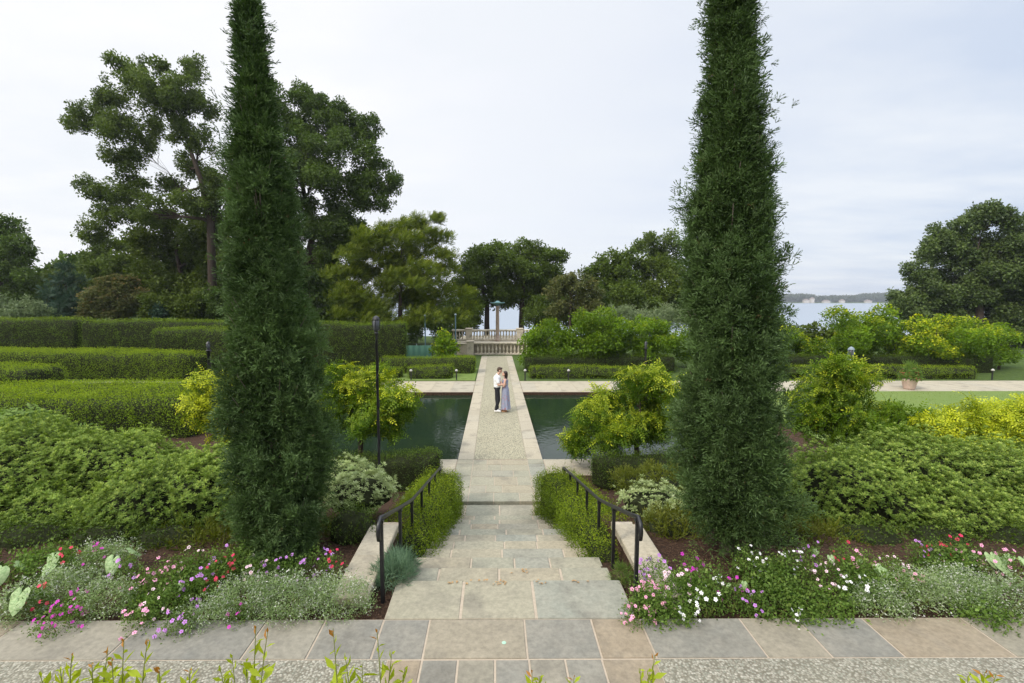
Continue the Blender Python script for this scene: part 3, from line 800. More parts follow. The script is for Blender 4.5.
hedge('tall clipped hedge in the middle of the left back row', [(-27.2, 31.7), (-17.6, 31.3)], 1.9, 2.95, 'yewhedge', dens=60, size=.15, tip=.9)
hedge('tall hedge block standing forward behind the left conifer', [(-20.4, 28.6), (-14.8, 28.4)], 1.8, 2.62, 'yewhedge', dens=80, size=.14, tip=.9)
hedge('tall square cut hedge block right of the left conifer', [(-14.6, 30.2), (-6.25, 30.2)], 1.6, 2.86, 'yewhedge', dens=80, size=.13, tip=.9, endr=.12)
gl = 'low hedges lining the far cross walk'
hedge('low hedge on the far walk, below the tall square cut hedge', [(-12.5, 27.1), (-5.75, 27.1)], .9, .55, 'hedge', dens=150, size=.09, group=gl)
hedge('short low hedge on the far walk between two small path lights', [(-5.4, 27.0), (-2.9, 27.0)], 1.3, .6, 'hedge', dens=150, size=.09, group=gl)
hedge('darker low hedge behind the grass strip, left of the causeway', [(-7.5, 29.0), (-1.75, 29.0)], 1.5, .85, 'hedge', dens=130, size=.09, group=gl)
hedge('low front hedge right of the couple along the far walk', [(1.5, 27.2), (9.2, 27.2)], 1.2, .6, 'hedge', dens=150, size=.09, group=gl)
hedge('higher back hedge right of the causeway below the round trees', [(1.35, 29.5), (10.5, 29.5)], 1.6, .95, 'darkhedge', dens=130, size=.1, tip=.8, group=gl)
hedge('low front hedge behind the red flower pot', [(13.2, 26.9), (26.6, 26.9)], 1.1, .62, 'hedge', dens=130, size=.09, group=gl)
hedge('dark back hedge under the yellowish trees at far right', [(12.5, 29.3), (29.8, 29.3)], 1.5, .98, 'darkhedge', dens=110, size=.1, tip=.8, group=gl)

# ================================================================== pittosporum mounds and other bed shrubs
gp = 'pale green mounded shrubs behind the flower beds'
PM = [ # label, px, py(top), Y, rx, ry, rz
 ('pale green whorled shrub at the left edge of the photo', at(20, 470, 7.6), (1.5, 1.1, .95)),
 ('whorled shrub rising highest at left, in front of the big flat hedge', at(118, 462, 7.8), (1.25, .95, .85)),
 ('greyish variegated whorled shrub touching the left conifer', at(168, 488, 6.9), (1.05, .8, .80)),
 ('lower whorled shrub at left between the flowers and the taller ones', at(40, 515, 6.7), (1.1, .7, .65)),
 ('whorled shrub right behind the left conifer', at(232, 465, 7.6), (.9, .8, .6)),
 ('big whorled shrub just right of the right conifer', at(850, 490, 7.1), (1.1, .95, .95)),
 ('tallest whorled shrub in the middle of the right hand mass', at(918, 480, 7.5), (1.35, 1.0, 1.0)),
 ('wide whorled shrub at the right edge of the photo', at(1010, 488, 7.2), (1.4, 1.0, .95)),
 ('front whorled shrub above the red and pink flowers at right', at(950, 515, 6.55), (1.0, .65, .72)),
]
for i, (lb, c, r_) in enumerate(PM):
    z = c.z
    mound(lb, (c.x, c.y, z - .42), (r_[0] * .97, r_[1], r_[2]), 'pitto', 'rosette', dens=520, size=.058, amp=.24, tip=1.3, up=1.1, name='mounded_shrub', group=gp, seed=i, fuzz=.085)
def small(lb, px, py, Y, r_, mat, kind='rosette', size=.07, dens=240, tip=.7, name='shrub', **k):
    c = at(px, py, Y); return mound(lb, (c.x, c.y, c.z), r_, mat, kind, dens=dens, size=size, tip=tip, name=name, amp=.12, **k)
small('small cream edged shrub above the left cheek wall', 358, 497, 6.9, (.55, .45, .32), 'varieg', seed=3)
small('upper cream edged shrub under the golden tree at left', 348, 482, 7.6, (.55, .45, .3), 'varieg', seed=4)
small('dark green rounded shrub left of the left cheek wall', 352, 530, 6.1, (.34, .35, .3), 'darkhedge', 'small', .055, 420, .5, seed=5)
small('cream edged shrub above the right cheek wall', 655, 505, 7.2, (.55, .42, .26), 'varieg', seed=6)
small('second cream edged shrub beside the right conifer foot', 690, 518, 6.8, (.4, .35, .28), 'varieg', seed=7)
small('yellow green low shrub behind the right cheek wall', 655, 488, 8.6, (.7, .6, .3), 'juniper', 'juniper', .12, 160, .4, seed=8)
small('low brownish green shrub beside the right cheek wall', 672, 535, 6.3, (.42, .35, .24), 'juniper', 'juniper', .11, 260, .7, seed=9)
small('spreading low juniper right of the right conifer trunk', 800, 545, 6.15, (.75, .35, .22), 'juniper', 'juniper', .12, 260, .6, seed=10, name='low_juniper')
small('spreading low juniper between the left conifer and the cheek wall', 318, 545, 6.2, (.4, .3, .2), 'juniper', 'juniper', .12, 260, .3, seed=11, name='low_juniper')
small('spreading low juniper left of the left conifer', 200, 552, 6.0, (.8, .32, .2), 'juniper', 'juniper', .12, 240, .3, seed=12, name='low_juniper')
small('leafy green plant with upright shoots at the left edge behind the whorled shrubs', 15, 445, 8.8, (.7, .6, .5), 'bedgreen', 'pinnate', .3, 50, .4, seed=13)


for i, (lb, px, r0, r1) in enumerate([('dark low creeping shrub under the whorled shrubs at the left edge', 30, .55, .24), ('dark low creeping shrub under the highest whorled shrub at left', 105, .55, .22), ('dark low creeping shrub right of the long low juniper at right', 868, .5, .22),
      ('dark low creeping shrub behind the two red flowered plants at right', 940, .5, .22), ('dark low creeping shrub at the right edge under the whorled shrub', 1005, .5, .22), ('dark low creeping shrub in front of the right conifer foot', 770, .4, .2), ('dark low creeping shrub under the whorled shrub next to the left conifer', 165, .5, .22)]):
    small(lb, px, 541, 6.05, (r0, .34, r1), 'darkhedge', 'small', .075, 300, .35, seed=30 + i, name='creeping_shrub')

# ================================================================== golden standard trees near the pools
def golden(lb, base, lobes, Y, mat='wist', size=.25, dens=8.5, tip=1.1, trunk=.075, fork=None, group=None, name='golden_tree', kind='pinnate', sub=11, **k):
    base = (base[0] + (SX(Y) if Y < 20 else 0), base[1], base[2])
    if fork is not None and Y < 20: fork = (fork[0] + SX(Y), fork[1], fork[2])
    return tree(lb, base, LB(Y, lobes, 1.0), mat, size, dens, kind, trunk, tip, sub, name=name, fork=fork, group=group, inner=.35, limb_k=1.2, **k)
b = at(640, 482, z=.02)
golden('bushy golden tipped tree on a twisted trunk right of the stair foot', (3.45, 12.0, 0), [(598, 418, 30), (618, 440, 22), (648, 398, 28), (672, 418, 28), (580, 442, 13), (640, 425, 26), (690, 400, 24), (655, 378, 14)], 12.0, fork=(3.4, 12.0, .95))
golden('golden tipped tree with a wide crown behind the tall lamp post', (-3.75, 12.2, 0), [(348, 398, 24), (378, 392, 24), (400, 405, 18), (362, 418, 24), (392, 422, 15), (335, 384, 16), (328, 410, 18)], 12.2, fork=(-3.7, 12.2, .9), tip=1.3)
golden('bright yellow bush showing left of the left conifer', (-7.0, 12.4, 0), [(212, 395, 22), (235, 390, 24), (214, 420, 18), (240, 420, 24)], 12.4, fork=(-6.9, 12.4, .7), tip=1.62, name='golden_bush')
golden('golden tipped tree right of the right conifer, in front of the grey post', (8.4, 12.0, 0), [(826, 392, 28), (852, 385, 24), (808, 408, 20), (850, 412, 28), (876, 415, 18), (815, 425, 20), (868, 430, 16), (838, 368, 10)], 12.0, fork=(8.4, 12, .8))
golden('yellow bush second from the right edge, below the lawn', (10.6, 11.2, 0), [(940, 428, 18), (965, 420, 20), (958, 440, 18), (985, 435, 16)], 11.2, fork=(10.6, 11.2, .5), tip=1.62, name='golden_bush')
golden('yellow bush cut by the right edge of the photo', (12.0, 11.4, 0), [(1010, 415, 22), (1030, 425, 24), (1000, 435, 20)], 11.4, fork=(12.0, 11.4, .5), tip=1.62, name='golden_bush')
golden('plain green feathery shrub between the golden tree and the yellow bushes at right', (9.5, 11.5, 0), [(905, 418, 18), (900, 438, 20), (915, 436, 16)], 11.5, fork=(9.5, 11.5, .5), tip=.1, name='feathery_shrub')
# far round standards
gf = 'round topped small trees beyond the far walk'
R1 = [('leftmost of the round trees right of the causeway, beside the balustrade', [(532, 346, 13), (548, 342, 17), (562, 350, 14)], 30.5),
      ('brightest green round tree in the middle of the group right of the causeway', [(580, 338, 17), (600, 335, 20), (598, 348, 18), (615, 345, 14)], 30.2),
      ('round tree beside the left flank of the right conifer', [(640, 338, 18), (660, 340, 18), (650, 350, 16)], 30.0),
      ('round tree just behind the right conifer', [(690, 342, 18), (712, 345, 18)], 30.4),
      ('round tree seen first to the right of the right conifer', [(790, 345, 16), (806, 348, 14)], 30.5),
      ('highest yellow green tree above the grey post at right', [(848, 335, 20), (868, 330, 20), (860, 345, 18)], 29.8),
      ('yellowish tree above the red flower pot', [(890, 342, 18), (908, 345, 18), (885, 350, 14)], 30.2),
      ('yellow topped tree left of the dark big tree trunk', [(926, 340, 18), (945, 345, 18), (935, 350, 15)], 30.0),
      ('green tree second from the right end of the far row', [(962, 342, 18), (980, 346, 16)], 30.3),
      ('rightmost small tree of the far row', [(994, 346, 14), (1008, 350, 12)], 30.0)]
for i, (lb, lo, Y) in enumerate(R1):
    lo = [(x, y - (2 if i > 4 else 0), r * (1.15 if i < 5 else 1.3)) for x, y, r in lo]
    cx = at(sum(l[0] for l in lo) / len(lo), 345, Y).x
    golden(lb, (cx, Y, 0), lo, Y, 'wistfar', .24, 8, (.3, .3, .4, .4, 1.2, .9, 1.3, 1.7, 1.0, .9)[i], .07, fork=(cx, Y, 1.0), group=gf, name='standard_tree', kind='broad', sub=10)
golden('yellow green shrub in front of the green fabric fence', (-3.9, 30.8, 0), [(443, 345, 11), (440, 355, 10), (449, 352, 9)], 30.8, 'wistfar', .24, 8, .9, .04, fork=(-3.9, 30.8, .5), name='shrub', kind='broad')

# ================================================================== background trees
bt = dict(group='big trees around the garden')
def gb(px, Y): p = at(px, 300, Y); return (p.x, Y, gz(p.x, Y))
tree('tall open crowned tree with bare limbs showing at left', gb(212, 38), LB(38, [(132, 68, 16), (118, 90, 17), (92, 112, 17), (75, 122, 11), (145, 92, 22), (120, 135, 22), (168, 105, 22), (196, 72, 14), (185, 90, 15), (204, 106, 13), (205, 145, 15), (222, 175, 22), (100, 188, 15), (122, 208, 19), (152, 212, 17), (120, 165, 15), (92, 232, 14), (195, 200, 18), (225, 210, 20), (160, 68, 8), (150, 128, 14), (140, 150, 14), (178, 130, 13), (135, 190, 14), (172, 190, 13), (188, 165, 12), (105, 215, 12)]),
     'pecan', .30, 8, trunk_r=.36, limb_k=.8, tip=.3, sub=17, fork=at(212, 222, 38), subr=.36, inner=.1, **bt)
tree('broad dark oak like tree rising behind the left conifer', gb(298, 40), LB(40, [(262, 130, 25), (285, 105, 20), (303, 98, 16), (322, 115, 20), (346, 128, 19), (368, 128, 13), (300, 140, 26), (335, 158, 28), (368, 165, 20), (388, 184, 14), (310, 185, 30), (350, 200, 28), (376, 200, 15), (275, 180, 28), (325, 225, 28), (290, 230, 30), (358, 232, 22), (300, 265, 30), (335, 262, 26), (250, 220, 26), (255, 265, 26)]),
     'oak', .32, 10, trunk_r=.5, limb_k=.7, tip=.3, sub=15, subr=.36, **bt)
tree('dense olive green tree below the open crowned one at left', gb(180, 42), LB(42, [(150, 228, 18), (178, 222, 22), (205, 235, 24), (155, 255, 24), (190, 262, 28), (218, 262, 24), (142, 285, 20), (172, 292, 26), (206, 296, 26), (138, 240, 12), (232, 285, 24)]), 'olive', .42, 8.5, trunk_r=.4, tip=.3, **bt)
tree('small light green tree left of the dense olive green one', gb(112, 44), LB(44, [(108, 250, 12), (98, 265, 14), (120, 268, 16), (92, 280, 12), (128, 250, 10)]), 'pecan', .42, 8, trunk_r=.2, **bt)
tree('tree at the left edge of the photo', gb(2, 45), LB(45, [(8, 228, 13), (-5, 240, 16), (16, 246, 13), (22, 254, 8), (0, 262, 20), (12, 282, 20), (-10, 290, 22), (22, 298, 16), (5, 306, 18)]), 'oak', .42, 8.5, trunk_r=.3, tip=.4, **bt)
tree('low yellowish green tree just right of the left edge tree', gb(40, 50), LB(50, [(38, 288, 12), (52, 282, 12), (34, 300, 14), (58, 298, 14), (75, 275, 10)]), 'olive', .45, 8, trunk_r=.2, tip=.8, **bt)
tree('bluish weeping conifer above the left tall hedge', gb(66, 39), LB(39, [(66, 268, 6), (62, 280, 10), (74, 282, 9), (56, 294, 12), (76, 296, 12), (66, 308, 16), (50, 310, 10), (84, 308, 9)]), 'spruce', .36, 10, 'plate', trunk_r=.15, name='conifer_tree', flatten=.6)
tree('rounded bush with rusty orange flower tips above the left tall hedges', gb(116, 37), LB(37, [(100, 296, 13), (116, 290, 14), (132, 293, 13), (92, 308, 12), (110, 308, 15), (130, 308, 14), (142, 300, 9), (118, 282, 6), (104, 284, 5), (130, 282, 5)]), 'crape', .32, 9, trunk_r=.12, tip=1.8, name='flowering_bush', cat='bush', tipdir=(0, 0, .8))
for i, (lb, px, Y, l, mt) in enumerate([('small bright shrub beside the rusty tipped bush', 153, 36, [(150, 302, 9), (158, 308, 9), (152, 312, 8)], 'olive'),
      ('small pointed grey green shrub above the left back hedge', 160, 35.5, [(160, 312, 5), (161, 317, 5)], 'spruce'),
      ('low rounded green shrub next to the left conifer', 185, 36, [(178, 304, 13), (195, 300, 14), (190, 312, 12)], 'olive'),
      ('dark shrub mass just left of the left conifer', 212, 36, [(210, 300, 14), (222, 306, 14), (206, 314, 10)], 'oak'),
      ('greyish shrub at the left edge in front of the trees', 20, 36, [(15, 312, 10), (32, 308, 9), (2, 306, 11), (40, 314, 8)], 'sage')]):
    tree(lb, gb(px, Y), LB(Y, l), mt, .3, 8, trunk_r=.06, tip=.5, name='shrub', cat='shrub', group='shrubs above the left back hedges')
tree('spreading feathery tree with swept tips in the left centre', gb(398, 36), LB(36, [(398, 228, 15), (418, 224, 11), (436, 220, 8), (372, 238, 16), (352, 256, 16), (387, 232, 13), (408, 240, 14), (426, 234, 11), (364, 250, 14), (442, 256, 12), (385, 252, 22), (415, 248, 20), (440, 240, 11), (360, 275, 22), (392, 278, 26), (425, 275, 24), (450, 270, 11), (345, 295, 20), (375, 300, 24), (408, 302, 24), (440, 298, 20), (462, 294, 10), (468, 308, 9), (430, 318, 18), (455, 318, 14), (335, 275, 14), (345, 312, 16), (375, 322, 18), (405, 326, 14), (400, 262, 20), (420, 285, 18)]),
     'bald', .40, 11, 'plate', limb_k=.6, trunk_r=.22, tip=.9, sub=16, flatten=.55, tipdir=(.5, 0, .3), subr=.4, **bt)
for lb, px, l in (('dark round headed tree behind the left half of the balustrade', 487, [(478, 262, 18), (498, 256, 15), (470, 276, 14), (492, 278, 20), (478, 292, 18), (500, 294, 14), (462, 286, 10), (470, 304, 12)]),
                  ('dark round headed tree behind the right half of the balustrade', 522, [(512, 258, 14), (530, 258, 16), (550, 262, 14), (560, 258, 7), (518, 276, 20), (545, 278, 18), (528, 294, 18), (552, 296, 15), (510, 298, 11), (560, 306, 12), (540, 308, 12)])):
    tree(lb, gb(px, 50), LB(50, l), 'elm', .40, 10, trunk_r=.3, tip=.2, limb_k=.6, fork=at(px, 305, 50), **bt)
tree('greyish tree with faded flower tips right of the balustrade', gb(568, 41), LB(41, [(560, 290, 13), (578, 286, 14), (590, 296, 12), (556, 304, 13), (574, 308, 16), (592, 312, 12), (570, 280, 8)]), 'crape', .36, 9, trunk_r=.16, tip=.7, **bt)
tree('mid green leafy tree at the left of the pair right of centre', gb(612, 48), LB(48, [(600, 268, 11), (614, 262, 12), (628, 260, 11), (604, 282, 14), (622, 280, 18), (606, 298, 16), (625, 300, 16), (590, 276, 8)]), 'elm', .45, 8.5, trunk_r=.25, tip=.4, **bt)
tree('mid green leafy tree touching the right conifer', gb(655, 47), LB(47, [(645, 264, 11), (660, 268, 13), (674, 274, 13), (645, 282, 16), (665, 290, 18), (648, 302, 16), (670, 306, 16), (684, 290, 12), (700, 296, 16), (690, 310, 14)]), 'olive', .45, 8.5, trunk_r=.25, tip=.5, **bt)
tree('thin see through tree top rising above the leafy pair right of centre', gb(658, 55), LB(55, [(640, 246, 6), (650, 240, 6), (658, 248, 8), (670, 240, 8), (662, 256, 8), (652, 258, 7), (680, 250, 7), (673, 262, 8)]), 'pecan', .45, 5, trunk_r=.16, tip=.3, fork=at(658, 268, 55), subr=.5, **bt)
tree('huge dense dark evergreen tree at the right edge', gb(985, 44), LB(44, [(938, 238, 11), (930, 246, 6), (962, 228, 12), (985, 218, 15), (1004, 220, 12), (1025, 232, 16), (918, 272, 12), (945, 258, 20), (972, 252, 22), (1000, 255, 24), (1035, 262, 26), (905, 300, 13), (922, 295, 18), (950, 288, 24), (985, 285, 26), (1020, 290, 26), (1060, 270, 34), (915, 316, 14), (945, 318, 20), (985, 318, 24), (1025, 322, 24), (1060, 315, 34), (900, 308, 9)]),
     'magnolia', .36, 13, limb_k=.5, trunk_r=.4, tip=.5, sub=18, subr=.38, **bt)
for i, (lb, px, Y, l, mt, k) in enumerate([
      ('dark understorey bush between the two thin grey poles', 438, 46, [(418, 322, 16), (436, 316, 18), (452, 320, 16), (442, 332, 12), (408, 330, 12)], 'oak', 'broad'),
      ('dark understorey bush left of the upper balustrade', 466, 46, [(460, 308, 13), (472, 314, 9), (464, 324, 11), (476, 324, 6)], 'elm', 'broad'),
      ('dark understorey bush right of the upper balustrade', 545, 46, [(533, 318, 10), (546, 312, 14), (560, 314, 15), (548, 326, 11)], 'elm', 'broad'),
      ('dark understorey bush behind the bright round tree', 590, 45, [(575, 316, 15), (592, 314, 16), (608, 314, 15), (600, 300, 12)], 'oak', 'broad'),
      ('dark understorey bush between the two leafy trees right of centre', 630, 45, [(618, 306, 14), (634, 304, 15), (650, 308, 14), (632, 292, 12)], 'elm', 'broad'),
      ('dark understorey bush behind the right conifer', 690, 45, [(668, 306, 16), (686, 302, 16), (704, 306, 16), (720, 310, 14)], 'elm', 'broad'),
      ('grey green airy shrub behind the round trees right of the causeway', 620, 34, [(608, 318, 12), (622, 316, 13), (636, 322, 10)], 'sage', 'juniper'),
      ('grey green airy shrub beside the left flank of the right conifer', 655, 34, [(650, 320, 13), (668, 320, 13), (684, 322, 12)], 'sage', 'juniper'),
      ('low shrub in front of the lake just right of the right conifer', 784, 33, [(780, 332, 12), (795, 336, 11), (766, 325, 14)], 'elm', 'broad'),
      ('low shrub in front of the lake above the grey post', 820, 34, [(815, 334, 9), (832, 332, 8), (800, 336, 10)], 'olive', 'broad')]):
    tree(lb, gb(px, Y), LB(Y, l), mt, .34, 8, k, trunk_r=.05, tip=.6, name='shrub', cat='shrub', group='airy shrubs behind the far row')
# far wooded bank on the left so that no bare horizon shows, and the far shore
def mass(name, label, n, xf, yf, zf, size, mat):
    P = np.array([(xf(), yf(), 0) for _ in range(n)]); z = np.array([zf(p[0], p[1]) for p in P]); P[:, 2] = z
    fo = Fol(); fo.put('clump', P, np.tile([0, 0, 1.], (n, 1)) + rng.normal(size=(n, 3)) * .6, size * rng.uniform(.7, 1.4, n), 0)
    return tag(fo.build(name, M[mat]), label, 'woods', kind='stuff')
mass('distant_woods', 'dense dark woods closing the view behind the left trees', 42000, lambda: random.uniform(-95, -14), lambda: random.uniform(54, 62),
     lambda x, y: random.uniform(0, 1) ** .8 * (8.2 + 1.2 * math.sin(x * .5) + 1.0 * math.sin(x * .23 + 2)) * min(1, (-x - 8) / 14) * (1.0 if x > -47 else max(.72, 1 - (-47 - x) * .03)) + .3, .6, 'oak')
def shore_z(x, y): return random.uniform(0, 1) * (13 + 4 * math.sin(x * .02) + 3 * math.sin(x * .057 + 1)) - 4
mass('far_shore_woods', 'low wooded shoreline across the lake', 60000, lambda: random.uniform(-500, 1150), lambda: random.uniform(1185, 1300), shore_z, 3.2, 'far')
fhw = flat('far_house_wall', (.6, .55, .5), .9); fhr = flat('far_house_roof', (.22, .17, .15), .9)
for i, (px, w_, lb) in enumerate([(806, 12, 'tiny pale house on the far shore nearest the conifer'), (812, 7, 'narrow tall house second along the far shore'), (826, 16, 'long low house third along the far shore'), (842, 10, 'small house fourth along the far shore'), (868, 14, 'last small house on the far shore before the big tree')]):
    p = at(px, 300, 1178); t = empty('house', (p.x, 1178, -6), 0, lb, 'house', 'houses on the far shore')
    h_ = (5, 9, 2.5, 4, 3)[i]
    m = MB(); m.box(-w_ / 2, w_ / 2, -4, 4, -3, h_); m.build('wall', fhw, t)
    m = MB(); m.add([(-w_ / 2 - .6, -4.6, h_), (w_ / 2 + .6, -4.6, h_), (w_ / 2 + .6, 4.6, h_), (-w_ / 2 - .6, 4.6, h_), (-w_ / 4, 0, h_ + 3.4), (w_ / 4, 0, h_ + 3.4)], [(0, 1, 5, 4), (1, 2, 5), (2, 3, 4, 5), (3, 0, 4), (3, 2, 1, 0)])
    m.build('roof', fhr, t)

# ================================================================== overlook with balustrades
OT = .98
m = MB(); m.box(-3.2, 3.4, 38.3, 45, -.5, OT - .004)
tag(m.build('overlook_terrace', M['tanstone']), 'raised stone overlook platform at the end of the walk', 'terrace', kind='structure')
def baluster(h, r): return [(r * .9, 0), (r * .9, h * .08), (r * .5, h * .12), (r * .55, h * .2), (r, h * .38), (r * .75, h * .55), (r * .45, h * .78), (r * .5, h * .86), (r * .85, h * .9), (r * .85, h)]
def balus(label, x0, x1, y, z, H, n, piers, name='balustrade', r=.075, base=.12):
    t = empty(name, (0, y, z), 0, label, 'balustrade')
    m = MB(); m.box(x0, x1, -.16, .16, 0, base, .015); m.build('plinth', M['limestone'], t)
    m = MB(); m.box(x0 - .02, x1 + .02, -.17, .17, H - .14, H, .03); m.build('top_rail', M['limestone'], t)
    for p in piers:
        m = MB(); m.r = .4; m.box(p - .26, p + .26, -.26, .26, -.02, H + .03, .01); m.box(p - .31, p + .31, -.31, .31, H + .031, H + .12, .03); m.build('pier', M['limestone'], t)
    hb = H - .14 - base; me = None
    for k in range(n):
        x = x0 + (x1 - x0) * (k + .5) / n
        if any(abs(x - p) < .32 for p in piers): continue
        if me is None:
            m = MB(); m.lathe(baluster(hb, r), n=10); o = m.build('baluster', M['limestone'], t, True); me = o.data
        else: o = bpy.data.objects.new('baluster', me); COL.objects.link(o); o.parent = t
        o.location = (x, 0, base)
    return t
balus('lower stone balustrade closing the walk behind the couple', -2.25, 2.75, 38.0, 0.0, 1.0, 17, [-2.1, 2.6], r=.10)
balus('upper stone balustrade with square piers on the overlook', -3.7, 3.6, 39.7, OT, .92, 30, [-2.3, 1.9], r=.085)
t = empty('curved_wall', (0, 0, 0), 0, 'low curved stone wall wing left of the lower balustrade', 'wall')
m = MB()
for k in range(7):
    a0 = -3.55 + k * .19; yk = 38.0 - .25 * math.sin(k / 6 * PI * .5)
    m.r = random.random(); m.box(a0, a0 + .186, yk, yk + .35, 0, .86 + .0 * k, .01)
m.build('wall_body', M['wallstone'], t)
m = MB(); m.box(-3.6, -2.36, 37.68, 38.12, .862, .95, .02); m.build('coping', M['limestone'], t)
t = empty('stone_pier', (0, 0, 0), 0, 'dark square stone pier at the left end of the curved wall', 'pier')
m = MB(); m.box(-4.05, -3.62, 37.6, 38.05, 0, 1.0, .02); m.build('shaft', M['wallstone'], t); m = MB(); m.box(-4.1, -3.57, 37.55, 38.1, 1.003, 1.1, .02); m.build('cap', M['limestone'], t)
# tall sundial-like column with green dish
cx = at(497.5, 320, 39.1).x
t = empty('garden_column', (cx, 39.1, OT), 0, 'slim weathered column topped by a blue green metal dish on the overlook', 'column')
m = MB(); m.lathe([(.24, 0), (.24, .12), (.17, .16), (.15, .5), (.13, 2.75), (.17, 2.8), (.17, 2.88)], n=14); m.build('shaft', M['rust'], t, True)
m = MB(); m.lathe([(.1, 2.885), (.12, 2.97), (.48, 3.06), (.62, 3.14), (.60, 3.17), (.3, 3.15), (.05, 3.3)], n=20); m.build('dish', M['verdigris'], t, True)
for px, yt, lb in ((425, 316, 'thin grey pole behind the green fabric fence'), (455.5, 315, 'thin grey pole left of the curved wall')):
    p = at(px, yt, 33.6); t = empty('pole', (p.x, 33.6, 0), 0, lb, 'pole')
    m = MB(); m.tube([(0, 0, 0), (0, 0, p.z)], .045, 8); m.build('shaft', M['pole'], t); m = MB(); m.lathe([(.08, p.z), (.08, p.z + .05), (.02, p.z + .1)], n=8); m.build('cap', M['post_grey'], t)
t = empty('fabric_fence', (0, 0, 0), 0, 'green fabric covered fence beside the tall square cut hedge', 'fence')
m = MB(); xa = at(402, 350, 32.4).x; xb = at(431, 350, 32.4).x
vs = []; fs = []
for i in range(25):
    x = xa + (xb - xa) * i / 24; y = 32.4 + .03 * math.sin(i * 1.3); vs += [(x, y, .05), (x, y, 1.3)]
fs = [(2 * i, 2 * i + 2, 2 * i + 3, 2 * i + 1) for i in range(24)]; m.add(vs, fs); o = m.build('fabric', M['teal'], t)
md = o.modifiers.new('s', 'SOLIDIFY'); md.thickness = .01
for k in range(3): m = MB(); x = xa + (xb - xa) * k / 2; m.tube([(x, 32.46, 0), (x, 32.46, 1.4)], .025, 8); m.build('post', M['post_grey'], t)

# ================================================================== lamp posts, path lights, pot
M['darkglass'] = flat('dark_lamp_glass', (.06, .065, .07), .15, .6)
def lamppost(lb, x, y, h, mat='black', r=.035):
    t = empty('lamp_post', (x, y, gz(x, y)), 0, lb, 'lamp post')
    m = MB(); m.lathe([(.12, 0), (.12, .05), (.07, .1), (.055, .35), (r, .42), (r, h - .42), (r * 1.5, h - .4), (r * 1.5, h - .36), (r, h - .34)], n=10); m.build('shaft', M[mat], t, True)
    m = MB()
    for k in range(44):
        a = k * .55; z = .5 + (h - 1.0) * k / 43
        m.tube([(math.cos(a) * r * 1.15, math.sin(a) * r * 1.15, z), (math.cos(a + .55) * r * 1.15, math.sin(a + .55) * r * 1.15, z + (h - 1) / 43)], .008, 4)
    m.build('vine_wire', M[mat], t)
    m = MB(); m.lathe([(.045, h - .34), (.07, h - .3), (.075, h - .12), (.045, h - .08)], n=10); m.build('lamp_glass', M['darkglass'], t, True)
    m = MB(); m.lathe([(.085, h - .08), (.06, h - .03), (.015, h)], n=10); m.cur = 0
    for k in range(4): a = k * PI / 2; m.tube([(.08 * math.cos(a), .08 * math.sin(a), h - .3), (.085 * math.cos(a), .085 * math.sin(a), h - .08)], .007, 4)
    m.build('lamp_cap', M[mat], t)
p = at(376, 318, 10.3); lamppost('tall black lamp post in front of the golden tree at left', p.x, 10.3, p.z, r=.028)
p = at(208, 341, 20); lamppost('black lamp post showing left of the left conifer', p.x, 20, p.z, r=.07)
p = at(646, 341, 26.1); lamppost('black lamp post behind the golden tree right of the stairs', p.x, 26.1, p.z, r=.06)
p = at(851.5, 346, 13.2); lamppost('grey lamp post rising out of the golden tree at right', p.x, 13.2, p.z, 'post_grey', r=.05)
for px, py, lb in ((410, 381, 'white capped path light before the low left hedge'), (455.5, 382, 'white capped path light beside the grass strip'), (525.5, 381, 'white capped path light right of the couple'), (570.5, 382, 'white capped path light before the low right hedge'), (1002, 381, 'path light at the end of the hedge by the big tree')):
    p = at(px, py, z=.02); t = empty('path_light', (p.x, 26.1, 0), 0, lb, 'path light', 'small path lights along the far walk')
    m = MB(); m.lathe([(.05, 0), (.035, .05), (.035, .5)], n=8); m.build('stem', M['black'], t); m = MB(); m.lathe([(.08, .5), (.085, .53), (.06, .58), (.02, .61)], n=10); m.build('cap', M['lampglass'], t, True)
RED = flat('red_petal', (.60, .025, .09), .6); PINK = flat('pink_petal', (.80, .35, .52), .6); PALE = flat('pale_pink_petal', (.85, .62, .70), .6)
MAG = flat('magenta_petal', (.52, .03, .42), .6); VIO = flat('violet_petal', (.50, .22, .62), .6); WHT = flat('white_petal', (.85, .84, .84), .6); EYE = flat('flower_eye', (.45, .05, .15), .6)
def flower_mesh(name, mat, r=.018, n=5):
    m = MB()
    for k in range(n):
        a = 2 * PI * k / n; w = PI / n * .95
        f = lambda rr, aa, z: (rr * math.cos(aa), rr * math.sin(aa), z)
        m.add([f(.1 * r, a, 0), f(.75 * r, a - w, .12 * r), f(1.05 * r, a - w * .4, .06 * r), f(1.05 * r, a + w * .4, .06 * r), f(.75 * r, a + w, .12 * r)], [(0, 1, 2, 3, 4)])
    m.cur = 1; m.add([(.2 * r * math.cos(q * 1.257), .2 * r * math.sin(q * 1.257), .1 * r) for q in range(5)], [(0, 1, 2, 3, 4)])
    me = bpy.data.meshes.new(name); me.from_pydata(m.v, [], m.f); me.polygons.foreach_set('material_index', m.mi)
    me.materials.append(mat); me.materials.append(EYE if mat is not WHT else PALE); return me
FM = {k: flower_mesh('flower', v) for k, v in (('red', RED), ('pink', PINK), ('pale pink', PALE), ('magenta', MAG), ('violet', VIO), ('white', WHT))}
def put_flowers(t, kind, spots, scale=1.0):
    for (x, y, z) in spots:
        o = bpy.data.objects.new('flower', FM[kind]); COL.objects.link(o); o.parent = t; o.location = (x, y, z)
        s = scale * random.uniform(.8, 1.25); o.scale = (s, s, s); o.rotation_euler = (random.uniform(.25, 1.1), random.gauss(0, .35), random.gauss(0, .6))
